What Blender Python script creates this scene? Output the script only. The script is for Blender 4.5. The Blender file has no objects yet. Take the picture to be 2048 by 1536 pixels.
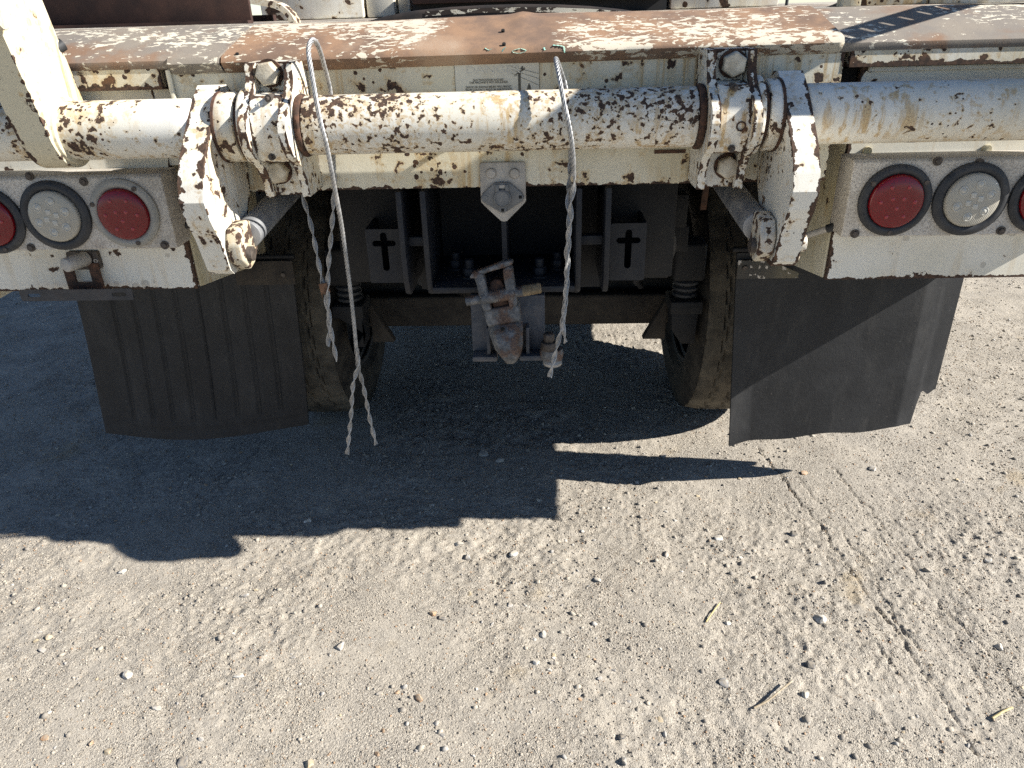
import bpy, bmesh, math, random
import numpy as np
from mathutils import Vector, Matrix

random.seed(7)
rng = np.random.default_rng(11)
SC = bpy.context.scene
COL = SC.collection

# ------------------------------------------------------------------ camera, sky, sun, exposure
CAM_H, CAM_X, PITCH, ROLL, YAW, FPX = 1.32, 0.073, math.radians(27.0), math.radians(1.64), math.radians(2.51), 1480.0
cam_data = bpy.data.cameras.new('camera')
cam_data.sensor_width = 36.0
cam_data.lens = FPX / 2048.0 * 36.0
cam_data.clip_start = 0.02
cam_data.clip_end = 600.0
cam = bpy.data.objects.new('camera', cam_data)
COL.objects.link(cam)
cam.matrix_world = (Matrix.Translation((CAM_X, 0, CAM_H)) @ Matrix.Rotation(YAW, 4, 'Z') @ Matrix.Rotation(math.pi / 2 - PITCH, 4, 'X')
                    @ Matrix.Rotation(-ROLL, 4, 'Z'))
SC.camera = cam

SUN_DIR = Vector((1.48, -0.26, 1.0)).normalized()        # towards the sun
world = bpy.data.worlds.new('World')
SC.world = world
world.use_nodes = True
wn = world.node_tree.nodes
wl = world.node_tree.links
wn.clear()
sky = wn.new('ShaderNodeTexSky')
sky.sky_type = 'NISHITA'
sky.sun_disc = False
sky.sun_elevation = math.asin(SUN_DIR.z)
sky.sun_rotation = math.atan2(SUN_DIR.x, SUN_DIR.y)
sky.altitude = 2000
sky.air_density = 0.9
sky.dust_density = 0.0
sky.ozone_density = 1.8
bg = wn.new('ShaderNodeBackground')
bg.inputs['Strength'].default_value = 0.063
wo = wn.new('ShaderNodeOutputWorld')
wl.new(sky.outputs[0], bg.inputs[0])
wl.new(bg.outputs[0], wo.inputs[0])

sun_data = bpy.data.lights.new('sun', 'SUN')
sun_data.energy = 5.0
sun_data.angle = math.radians(0.53)
sun_data.color = (1.0, 0.95, 0.87)
sun = bpy.data.objects.new('sun', sun_data)
COL.objects.link(sun)
sun.rotation_euler = SUN_DIR.to_track_quat('Z', 'Y').to_euler()

SC.view_settings.view_transform = 'Standard'
SC.view_settings.look = 'None'
SC.view_settings.exposure = 1.12
SC.view_settings.gamma = 1.0
SC.view_settings.use_curve_mapping = False
SC.render.engine = 'CYCLES'
SC.cycles.use_denoising = False
SC.cycles.max_bounces = 6
SC.cycles.caustics_reflective = False
SC.cycles.caustics_refractive = False

# ------------------------------------------------------------------ from the picture to the place
_f = Vector((-math.sin(YAW) * math.cos(PITCH), math.cos(YAW) * math.cos(PITCH), -math.sin(PITCH)))
_r0 = Vector((math.cos(YAW), math.sin(YAW), 0))
_u0 = _r0.cross(_f)
_r = _r0 * math.cos(ROLL) - _u0 * math.sin(ROLL)
_u = _u0 * math.cos(ROLL) + _r0 * math.sin(ROLL)
_c = Vector((CAM_X, 0, CAM_H))
def ray(x, y): return _f + _r * ((x - 1024) / FPX) - _u * ((y - 768) / FPX)
def at(x, y, Y):
    d = ray(x, y)
    return _c + d * (Y / d.y)
def gnd(x, y, z=0.0):
    d = ray(x, y)
    return _c + d * ((z - CAM_H) / d.z)

# ------------------------------------------------------------------ materials
class NT:
    """small wrapper that writes a procedural material"""
    def __init__(s, name):
        s.m = bpy.data.materials.new(name)
        s.m.use_nodes = True
        s.t = s.m.node_tree
        s.n = s.t.nodes
        s.n.clear()
        s.out = s.n.new('ShaderNodeOutputMaterial')
        s.b = s.n.new('ShaderNodeBsdfPrincipled')
        s.t.links.new(s.b.outputs[0], s.out.inputs[0])
        s.co = s.n.new('ShaderNodeTexCoord').outputs['Object']
    def put(s, sock, v):
        if hasattr(v, 'is_output') or isinstance(v, bpy.types.NodeSocket):
            s.t.links.new(v, sock)
        elif isinstance(v, (tuple, list)) and len(v) == 3 and sock.type == 'RGBA':
            sock.default_value = (*v, 1)
        else:
            sock.default_value = v
    def map(s, co=None, scale=(1, 1, 1), loc=(0, 0, 0), rot=(0, 0, 0)):
        k = s.n.new('ShaderNodeMapping')
        s.put(k.inputs['Vector'], co or s.co)
        k.inputs['Scale'].default_value = scale
        k.inputs['Location'].default_value = loc
        k.inputs['Rotation'].default_value = rot
        return k.outputs[0]
    def noise(s, scale, detail=4, rough=0.55, co=None, dist=0.0, color=False):
        k = s.n.new('ShaderNodeTexNoise')
        s.put(k.inputs['Vector'], co or s.co)
        k.inputs['Scale'].default_value = scale
        k.inputs['Detail'].default_value = detail
        k.inputs['Roughness'].default_value = rough
        k.inputs['Distortion'].default_value = dist
        return k.outputs['Color' if color else 'Fac']
    def voro(s, scale, co=None, feature='F1', out='Distance', rnd=1.0):
        k = s.n.new('ShaderNodeTexVoronoi')
        k.feature = feature
        s.put(k.inputs['Vector'], co or s.co)
        k.inputs['Scale'].default_value = scale
        k.inputs['Randomness'].default_value = rnd
        return k.outputs[out]
    def math(s, op, a, b=None, c=None, clamp=False):
        k = s.n.new('ShaderNodeMath')
        k.operation = op
        k.use_clamp = clamp
        s.put(k.inputs[0], a)
        if b is not None: s.put(k.inputs[1], b)
        if c is not None: s.put(k.inputs[2], c)
        return k.outputs[0]
    def step(s, v, lo, hi, to0=0.0, to1=1.0):
        k = s.n.new('ShaderNodeMapRange')
        k.interpolation_type = 'SMOOTHSTEP'
        s.put(k.inputs['Value'], v)
        s.put(k.inputs['From Min'], lo); s.put(k.inputs['From Max'], hi)
        k.inputs['To Min'].default_value = to0; k.inputs['To Max'].default_value = to1
        return k.outputs[0]
    def mix(s, fac, a, b, mode='MIX'):
        k = s.n.new('ShaderNodeMix')
        k.data_type = 'RGBA'
        k.blend_type = mode
        s.put(k.inputs[0], fac)
        s.put(k.inputs[6], a)
        s.put(k.inputs[7], b)
        return k.outputs[2]
    def bump(s, h, strength=0.3, dist=0.002, normal=None):
        k = s.n.new('ShaderNodeBump')
        k.inputs['Strength'].default_value = strength
        k.inputs['Distance'].default_value = dist
        s.put(k.inputs['Height'], h)
        if normal is not None: s.put(k.inputs['Normal'], normal)
        return k.outputs[0]
    def edge(s, radius=0.006):
        radius *= 1.6
        bv = s.n.new('ShaderNodeBevel')
        bv.samples = 3
        bv.inputs['Radius'].default_value = radius
        g = s.n.new('ShaderNodeNewGeometry')
        d = s.n.new('ShaderNodeVectorMath')
        d.operation = 'DOT_PRODUCT'
        s.t.links.new(bv.outputs[0], d.inputs[0])
        s.t.links.new(g.outputs['Normal'], d.inputs[1])
        return s.math('SUBTRACT', 1.0, d.outputs['Value'])
    def sepz(s, co=None):
        k = s.n.new('ShaderNodeSeparateXYZ')
        s.put(k.inputs[0], co or s.co)
        return k.outputs
    def fin(s, color, rough=0.6, metal=0.0, normal=None, spec=0.5, **kw):
        s.put(s.b.inputs['Base Color'], color)
        s.put(s.b.inputs['Roughness'], rough)
        s.put(s.b.inputs['Metallic'], metal)
        s.put(s.b.inputs['Specular IOR Level'], spec)
        if normal is not None: s.put(s.b.inputs['Normal'], normal)
        for k, v in kw.items(): s.put(s.b.inputs[k.replace('_', ' ')], v)
        return s.m

def rust_color(t, co=None):
    n = t.noise(160, 4, 0.65, co)
    n2 = t.noise(30, 3, 0.6, co)
    c = t.mix(t.step(n, 0.35, 0.7), (0.038, 0.025, 0.019), (0.105, 0.060, 0.039))
    return t.mix(t.step(n2, 0.56, 0.78, 0, 0.6), c, (0.20, 0.10, 0.045))

def aged_paint(name, base, th=0.64, s1=42, s2=6.5, cl=0.35, stain=0.7, edge=0.5, grime=0.35,
               seed=0.0, rough=0.42, under=None, edge_r=0.006, stretch=(1, 1, 1), flake=False, pits=0.0, dust=(0.47, 0.41, 0.25)):
    """old paint: chips down to rust in clusters, brown drips below them, worn edges, grime"""
    t = NT(name)
    off = (seed * 3.1, seed * 1.7, seed * 2.3)
    co = t.map(scale=stretch, loc=off)
    n2 = t.noise(s2, 3, 0.5, t.map(loc=off))
    fine_ = t.noise(s1 * 3.2, 3, 0.55, co)
    def field(dz):
        c = t.map(scale=stretch, loc=(off[0], off[1], off[2] + dz * stretch[2]))
        return t.noise(s1, 5, 0.5, c, dist=0.15)
    v0 = t.math('MULTIPLY_ADD', t.math('SUBTRACT', n2, 0.5), cl, field(0))
    spots = t.step(v0, th, th + 0.018)
    if th < 0.65:      # a few larger scabs where the small ones crowd together
        vb = t.math('MULTIPLY_ADD', t.math('SUBTRACT', n2, 0.5), cl * 0.9, t.noise(s1 * 0.38, 5, 0.55, t.map(scale=stretch, loc=(off[0] + 7, off[1], off[2] + 3)), dist=0.2))
        spots = t.math('MAXIMUM', spots, t.step(vb, th + 0.075, th + 0.09))
    halo = t.step(v0, th - 0.085, th + 0.01, 0, 0.8)
    m2 = t.math('MULTIPLY', t.math('SUBTRACT', n2, 0.5), cl)
    h1 = t.step(t.math('ADD', field(0.012), m2), th - 0.05, th + 0.04, 0, 0.7)
    h2 = t.step(t.math('ADD', field(0.028), m2), th - 0.05, th + 0.05, 0, 0.5)
    st = t.math('MAXIMUM', halo, t.math('MAXIMUM', h1, h2))
    streak = t.noise(1.0, 5, 0.6, t.map(scale=(60, 60, 3.2), loc=off))
    st = t.math('MULTIPLY', st, t.step(streak, 0.3, 0.62, 0.45, 1.0))
    runs = t.math('MULTIPLY', t.step(streak, 0.50, 0.64), t.step(t.noise(5, 2, 0.5, t.map(loc=(off[0] + 9, off[1], off[2]))), 0.40, 0.60))
    st = t.math('MAXIMUM', st, t.math('MULTIPLY', runs, 0.85))
    st = t.math('MULTIPLY', st, stain, clamp=True)
    wa = t.n.new('ShaderNodeAttribute')
    wa.attribute_name = 'wear'
    en = t.noise(46, 5, 0.6, t.map(loc=(off[0] + 4, off[1] + 2, off[2])))
    en2 = t.noise(9, 2, 0.5, t.map(loc=(off[0] + 6, off[1] + 1, off[2])))
    ev = t.math('MULTIPLY_ADD', wa.outputs['Fac'], 0.56 * edge, t.math('SUBTRACT', en, 0.5))
    ev = t.math('MULTIPLY_ADD', t.math('SUBTRACT', en2, 0.5), 0.5, ev)
    em = t.math('MULTIPLY', t.step(ev, 0.22, 0.235), t.step(wa.outputs['Fac'], 0.01, 0.05))
    # rounder pin-point blisters
    vn = t.n.new('ShaderNodeTexVoronoi')
    t.put(vn.inputs['Vector'], t.map(scale=stretch, loc=(off[0] + 2, off[1], off[2] + 5)))
    t.t.links.new(t.noise(90, 2, 0.5, co, color=True), vn.inputs['Vector']) if False else None
    vn.inputs['Scale'].default_value = s1 * 1.8
    sx_ = t.n.new('ShaderNodeSeparateColor'); t.t.links.new(vn.outputs['Color'], sx_.inputs[0])
    lim = t.math('MULTIPLY', t.math('MULTIPLY', sx_.outputs[0], sx_.outputs[0]), t.step(n2, 0.42, 0.66, 0.01, 0.56))
    wob = t.math('MULTIPLY_ADD', t.math('SUBTRACT', fine_, 0.5), 0.30, vn.outputs['Distance'])
    dots = t.math('SUBTRACT', lim, wob)
    dots = t.math('MULTIPLY', t.step(dots, 0.0, 0.03), 1.0 if th < 0.66 else 0.3)
    spots = t.math('MAXIMUM', spots, dots)
    rust = t.math('MAXIMUM', spots, em, clamp=True)
    fine = t.noise(330, 3, 0.6, co)
    big = t.noise(3.5, 4, 0.6, t.map(loc=(off[0] - 3, off[1], off[2])))
    col = t.mix(t.step(big, 0.34, 0.66, 0, grime), base, dust)
    speck = t.step(t.noise(210, 2, 0.5, co), 0.62, 0.72, 0, 0.35 + 0.4 * pits)
    col = t.mix(t.math('MULTIPLY', speck, grime), col, (0.10, 0.085, 0.06))
    col = t.mix(st, col, t.mix(t.step(fine, 0.3, 0.7), (0.37, 0.215, 0.07), (0.56, 0.42, 0.20)))
    rc = rust_color(t, co) if under is None else under(t, co)
    col = t.mix(rust, col, rc)
    h = t.math('SUBTRACT', t.math('MULTIPLY', fine, 0.25 + pits), t.math('MULTIPLY', rust, 1.0))
    h = t.math('ADD', h, t.math('MULTIPLY', t.noise(40, 3, 0.5, co), 0.6))
    nrm = t.bump(h, 0.35, 0.0012)
    rg = t.math('ADD', t.math('MULTIPLY', rust, 0.42), t.math('MULTIPLY_ADD', big, 0.2, rough), clamp=True)
    return t.fin(col, rg, 0.0, nrm, 0.45)

def flake_cap(name, ground_a, ground_b, white, th, seed, orange=True):
    """rusted sheet with the last flakes of white paint lying along it"""
    t = NT(name)
    co = t.map(scale=(0.55, 1.2, 1.2), loc=(seed, seed * .7, 0))
    v = t.noise(92, 5, 0.62, co, dist=0.5)
    n2 = t.noise(5.2, 3, 0.55, t.map(loc=(seed * 2, 0, 0), scale=(1, 1.6, 1.6)))
    v = t.math('MULTIPLY_ADD', t.math('SUBTRACT', n2, 0.5), 0.75, v)
    if orange:         # the paint is gone altogether in the middle of the cap
        sx_ = t.n.new('ShaderNodeSeparateXYZ'); t.t.links.new(t.co, sx_.inputs[0])
        dx_ = t.math('ABSOLUTE', t.math('ADD', sx_.outputs[0], 0.015))
        v = t.math('SUBTRACT', v, t.math('MULTIPLY', t.step(t.math('MULTIPLY_ADD', t.math('SUBTRACT', n2, 0.5), 0.12, dx_), 0.16, 0.07), 0.25))
    fl = t.step(v, th, th + 0.02)
    pale = t.step(t.noise(4.0, 4, 0.6, t.map(loc=(seed, 3, 0))), 0.5, 0.66, 0, 0.7)
    fine = t.noise(420, 3, 0.65)
    c = t.mix(t.step(t.noise(9, 5, 0.65, t.map(loc=(seed + 1, 0, 0))), 0.36, 0.62), ground_a, ground_b)
    if not orange: c = t.mix(t.step(t.noise(7, 4, 0.6, t.map(loc=(seed + 5, 2, 0))), 0.52, 0.68, 0, 0.8), c, (0.22, 0.125, 0.075))
    if orange: c = t.mix(t.math('MULTIPLY', pale, t.step(fine, 0.3, 0.6)), c, (0.42, 0.34, 0.26))
    c = t.mix(t.step(fine, 0.55, 0.72, 0, 0.35), c, (0.06, 0.035, 0.02))
    w = t.mix(t.step(t.noise(30, 4, 0.6), 0.5, 0.8, 0, 0.5), white, (0.50, 0.42, 0.30))
    c = t.mix(fl, c, w)
    h = t.math('ADD', t.math('MULTIPLY', fl, 0.9), t.math('MULTIPLY', fine, 0.5))
    return t.fin(c, t.math('MULTIPLY_ADD', fl, -0.3, 0.85), 0, t.bump(h, 0.4, 0.0012), 0.3)

def plain(name, a, b, scale=20, rough=0.6, metal=0.0, bump=0.15, fine=220, dust=0.0, dustc=(0.30, 0.25, 0.18), bdist=0.001, spec=0.4):
    t = NT(name)
    n = t.noise(scale, 5, 0.6)
    f = t.noise(fine, 3, 0.6)
    c = t.mix(t.step(n, 0.35, 0.68), a, b)
    if dust: c = t.mix(t.step(t.noise(scale * 0.4, 5, 0.7, t.map(loc=(2, 5, 1))), 0.42, 0.75, 0, dust), c, dustc)
    h = t.math('ADD', t.math('MULTIPLY', f, 0.6), n)
    return t.fin(c, t.math('MULTIPLY_ADD', n, 0.25, rough - 0.12), metal, t.bump(h, bump, bdist), spec)

WHITE = (0.735, 0.72, 0.66)
CREAM = (0.70, 0.665, 0.545)
M = {}
M['tube'] = aged_paint('paint_tube', WHITE, th=0.592, s1=88, s2=5.6, cl=0.66, stain=1.0, edge=0.0, grime=0.32, seed=1.3)
M['tube_side'] = aged_paint('paint_tube_side', WHITE, th=0.648, s1=62, s2=6, cl=0.6, stain=1.0, edge=0.0, grime=0.35, seed=7.45)
M['clamp'] = aged_paint('paint_clamp', WHITE, th=0.63, s1=60, s2=14, cl=0.34, stain=1.0, edge=0.52, grime=0.35, seed=2.2, edge_r=0.008)
M['boss'] = aged_paint('paint_boss', WHITE, th=0.575, s1=70, s2=14, cl=0.4, stain=0.8, edge=0.6, grime=0.5, seed=2.9, edge_r=0.008)
M['crank'] = aged_paint('paint_crank', WHITE, th=0.655, s1=52, s2=12, cl=0.36, stain=0.8, edge=0.52, grime=0.22, seed=5.6, edge_r=0.009)
M['plate'] = aged_paint('paint_tail_plate', CREAM, th=0.635, s1=34, s2=9, cl=0.36, stain=0.95, edge=0.55, grime=0.5, seed=3.3, pits=0.2)
M['skirt'] = aged_paint('paint_skirt', WHITE, th=0.68, s1=26, s2=7, cl=0.32, stain=0.25, edge=0.75, grime=0.3, seed=6.4, edge_r=0.007)
M['panel'] = aged_paint('paint_side_panel', CREAM, th=0.72, s1=34, s2=9, cl=0.3, stain=0.8, edge=0.6, grime=0.9, seed=7.7, pits=0.3)
M['flange'] = aged_paint('paint_deck_flange', (0.72, 0.69, 0.60), th=0.585, s1=46, s2=8, cl=0.35, stain=0.9, edge=0.9, grime=0.5, seed=8.9, edge_r=0.01)
M['arm'] = aged_paint('paint_lift_arm', (0.64, 0.60, 0.48), th=0.73, s1=40, s2=10, cl=0.3, stain=1.0, edge=0.36, grime=0.45, seed=9.2, pits=0.2)
M['turret'] = aged_paint('paint_turret', WHITE, th=0.63, s1=24, s2=6, cl=0.25, stain=0.6, edge=0.8, grime=0.35, seed=12.2, edge_r=0.012)
M['cap'] = flake_cap('rusted_edge_cap', (0.17, 0.115, 0.085), (0.30, 0.185, 0.115), (0.60, 0.545, 0.44), 0.525, 3.0)
M['cap_grey'] = flake_cap('grey_edge_cap', (0.20, 0.18, 0.16), (0.245, 0.215, 0.18), (0.62, 0.58, 0.48), 0.585, 8.0, orange=False)
M['lip'] = plain('rusted_lip', (0.10, 0.06, 0.04), (0.24, 0.13, 0.075), 60, 0.85, 0, 0.4, 300)
M['rust'] = plain('bare_rust', (0.042, 0.025, 0.018), (0.115, 0.058, 0.036), 70, 0.85, 0, 0.5, 300)
M['brown'] = plain('brown_steel', (0.020, 0.010, 0.009), (0.050, 0.024, 0.018), 14, 0.7, 0, 0.2, 200)
M['lightbox'] = None
t = NT('speckled_light_box')
sp = t.step(t.noise(260, 3, 0.7), 0.47, 0.60)
c = t.mix(t.step(t.noise(9, 5, 0.65), 0.35, 0.7), (0.60, 0.57, 0.52), (0.44, 0.41, 0.36))
c = t.mix(t.math('MULTIPLY', sp, 0.55), c, (0.23, 0.20, 0.17))
c = t.mix(t.step(t.noise(5, 3, 0.6, t.map(scale=(1, 1, 2.2))), 0.58, 0.78, 0, 0.45), c, (0.26, 0.19, 0.14))
M['lightbox'] = t.fin(c, 0.75, 0.1, t.bump(t.noise(200, 3, 0.6), 0.25, 0.001), 0.4)
M['rubber'] = plain('black_rubber', (0.018, 0.02, 0.024), (0.035, 0.037, 0.041), 40, 0.55, 0, 0.1, 260, 0.35, (0.11, 0.105, 0.10))
M['greyflange'] = plain('grey_plastic_flange', (0.27, 0.265, 0.24), (0.33, 0.32, 0.29), 30, 0.55, 0, 0.08, 260, 0.3, (0.2, 0.18, 0.15))
M['dark'] = plain('frame_black', (0.006, 0.007, 0.009), (0.013, 0.013, 0.014), 22, 0.7, 0, 0.25, 240, 0.4, (0.026, 0.024, 0.022))
M['darkedge'] = plain('hitch_frame_paint', (0.009, 0.011, 0.016), (0.017, 0.0195, 0.026), 30, 0.6, 0, 0.25, 240, 0.5, (0.034, 0.033, 0.032))
M['hitch'] = plain('hitch_block_paint', (0.042, 0.050, 0.065), (0.075, 0.083, 0.098), 34, 0.62, 0, 0.55, 130, 0.4, (0.22, 0.19, 0.17), 0.003)
t = NT('flap_rubber')
n = t.noise(7, 5, 0.6); f = t.noise(260, 3, 0.65)
c = t.mix(t.step(n, 0.35, 0.68), (0.011, 0.012, 0.014), (0.023, 0.024, 0.026))
sp_ = t.noise(1.0, 6, 0.68, t.map(scale=(16, 16, 5)))
c = t.mix(t.step(sp_, 0.48, 0.72, 0, 0.5), c, (0.048, 0.047, 0.046))
c = t.mix(t.step(t.noise(120, 3, 0.6), 0.68, 0.74, 0, 0.6), c, (0.12, 0.11, 0.10))
M['flap'] = t.fin(c, t.math('MULTIPLY_ADD', n, 0.25, 0.52), 0, t.bump(t.math('ADD', f, t.math('MULTIPLY', t.noise(45, 4, 0.6), 1.5)), 0.45, 0.0015), 0.4)
M['axle'] = plain('axle_dirt', (0.028, 0.023, 0.019), (0.05, 0.042, 0.033), 26, 0.85, 0, 0.4, 180, 0.5, (0.085, 0.07, 0.054))
M['steel'] = plain('galvanised_plate', (0.33, 0.32, 0.30), (0.46, 0.44, 0.41), 24, 0.6, 0.25, 0.15, 260, 0.5, (0.27, 0.23, 0.19))
M['plug'] = plain('grey_socket', (0.13, 0.14, 0.15), (0.19, 0.195, 0.20), 40, 0.5, 0.1, 0.15, 220, 0.3, (0.24, 0.23, 0.21))
M['bolt'] = plain('painted_bolt', (0.46, 0.41, 0.31), (0.62, 0.57, 0.46), 55, 0.6, 0.0, 0.5, 200, 0.55, (0.22, 0.13, 0.06), 0.002)
M['screw'] = plain('dull_screw', (0.06, 0.05, 0.043), (0.12, 0.10, 0.085), 120, 0.6, 0.3, 0.2, 300)
M['rod'] = plain('grey_cylinder', (0.24, 0.25, 0.27), (0.36, 0.37, 0.38), 20, 0.42, 0.5, 0.05, 200, 0.3, (0.2, 0.18, 0.16))
M['wire'] = plain('galvanised_wire', (0.27, 0.28, 0.29), (0.46, 0.46, 0.46), 60, 0.45, 0.55, 0.05, 300, 0.5, (0.30, 0.27, 0.23))
M['black'] = plain('void_shade_black', (0.006, 0.006, 0.006), (0.01, 0.01, 0.01), 20, 0.9, 0, 0.0)  # near-black colour standing in for shade inside holes, slots and the gap
M['gasket'] = plain('black_bar', (0.028, 0.03, 0.036), (0.05, 0.052, 0.058), 30, 0.5, 0, 0.1, 220, 0.4, (0.09, 0.07, 0.06))
M['clevis'] = aged_paint('paint_clevis', (0.52, 0.52, 0.50), th=0.52, s1=70, s2=16, cl=0.35, stain=0.6, edge=1.0, grime=0.6, seed=15.0)
t = NT('worn_pintle')
n = t.noise(26, 4, 0.6); n3 = t.noise(60, 5, 0.65, t.map(loc=(3, 3, 3))); f = t.noise(190, 4, 0.65)
c = t.mix(t.step(n3, 0.35, 0.7), (0.085, 0.09, 0.095), (0.21, 0.21, 0.21))
c = t.mix(t.step(n, 0.46, 0.60, 0, 0.85), c, t.mix(t.step(f, 0.4, 0.65), (0.075, 0.042, 0.030), (0.17, 0.10, 0.065)))
c = t.mix(t.step(f, 0.56, 0.7, 0, 0.5), c, (0.10, 0.08, 0.07))
M['pintle'] = t.fin(c, 0.68, 0.1, t.bump(t.math('ADD', f, n3), 0.7, 0.0025), 0.35)
M['dome'] = plain('hood_black', (0.014, 0.012, 0.012), (0.035, 0.026, 0.022), 18, 0.75, 0, 0.15, 220)
M['rim'] = flake_cap('hood_worn_rim', (0.020, 0.017, 0.016), (0.035, 0.026, 0.022), (0.50, 0.48, 0.41), 0.47, 5.0, orange=False)
M['flapbr'] = aged_paint('paint_flap_bracket', (0.045, 0.042, 0.038), th=0.60, s1=60, s2=12, cl=0.3, stain=0.0, edge=0.3, grime=0.2, seed=21.0, rough=0.6,
                         under=lambda t, co: t.mix(t.noise(60, 3, .6, co), (0.42, 0.38, 0.33), (0.58, 0.54, 0.49)))
M['sleeve'] = plain('dirty_sleeve', (0.16, 0.12, 0.07), (0.27, 0.215, 0.14), 60, 0.8, 0, 0.4, 200)
M['turquoise'] = plain('paint_marker', (0.20, 0.50, 0.44), (0.36, 0.52, 0.42), 90, 0.8, 0, 0.1, 300, 0.7, (0.42, 0.30, 0.18))
M['ink'] = plain('decal_ink', (0.05, 0.047, 0.04), (0.14, 0.13, 0.10), 160, 0.7, 0, 0.0)
M['ghost'] = plain('faded_ink', (0.535, 0.515, 0.45), (0.60, 0.575, 0.50), 120, 0.7, 0, 0.0)
M['decal'] = plain('decal_film', (0.58, 0.555, 0.465), (0.63, 0.605, 0.51), 30, 0.6, 0, 0.05, 260, 0.5, (0.52, 0.46, 0.34))

t = NT('red_lens')
v = t.voro(52)
c = t.mix(t.step(t.noise(30, 4, 0.6), 0.4, 0.8, 0, 0.25), (0.155, 0.002, 0.007), (0.15, 0.018, 0.02))
M['red'] = t.fin(c, 0.2, 0, t.bump(t.noise(14, 2, 0.4), 0.05, 0.002), 0.5, Subsurface_Weight=0.12, Subsurface_Radius=(0.02, 0.004, 0.004))
t = NT('clear_lens')
w = t.n.new('ShaderNodeTexWave')
w.wave_type = 'BANDS'; w.bands_direction = 'DIAGONAL'
w.inputs['Scale'].default_value = 150
t.put(w.inputs['Vector'], t.map(scale=(1, 0, 1)))
c = t.mix(t.step(w.outputs['Fac'], 0.3, 0.7), (0.31, 0.295, 0.25), (0.41, 0.39, 0.335))
c = t.mix(t.step(t.noise(24, 4, 0.6), 0.45, 0.8, 0, 0.4), c, (0.38, 0.33, 0.26))
M['clear'] = t.fin(c, 0.22, 0, t.bump(w.outputs['Fac'], 0.25, 0.0006), 0.55)
t = NT('clear_led')
M['led_clear'] = t.fin(t.mix(t.noise(150, 2, .5), (0.38, 0.37, 0.33), (0.54, 0.53, 0.48)), 0.15, 0, None, 0.6)
t = NT('red_led')
M['led_red'] = t.fin(t.mix(t.noise(150, 2, .5), (0.24, 0.010, 0.018), (0.32, 0.035, 0.04)), 0.2, 0, None, 0.6)

t = NT('tyre_rubber')
n = t.noise(16, 5, 0.65); f = t.noise(140, 4, 0.65)
c = t.mix(t.step(n, 0.35, 0.65), (0.022, 0.020, 0.018), (0.062, 0.054, 0.043))
c = t.mix(t.step(f, 0.5, 0.75, 0, 0.5), c, (0.09, 0.076, 0.06))
M['tyre'] = t.fin(c, 0.85, 0, t.bump(t.math('ADD', n, f), 0.4, 0.002), 0.2)
t = NT('tyre_tread')
n = t.noise(12, 5, 0.65); f = t.noise(150, 4, 0.65)
c = t.mix(t.step(n, 0.35, 0.65), (0.07, 0.062, 0.05), (0.15, 0.13, 0.10))
c = t.mix(t.step(f, 0.55, 0.75, 0, 0.6), c, (0.09, 0.075, 0.055))
M['tread'] = t.fin(c, 0.9, 0, t.bump(t.math('ADD', n, f), 0.5, 0.003), 0.2)

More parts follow.
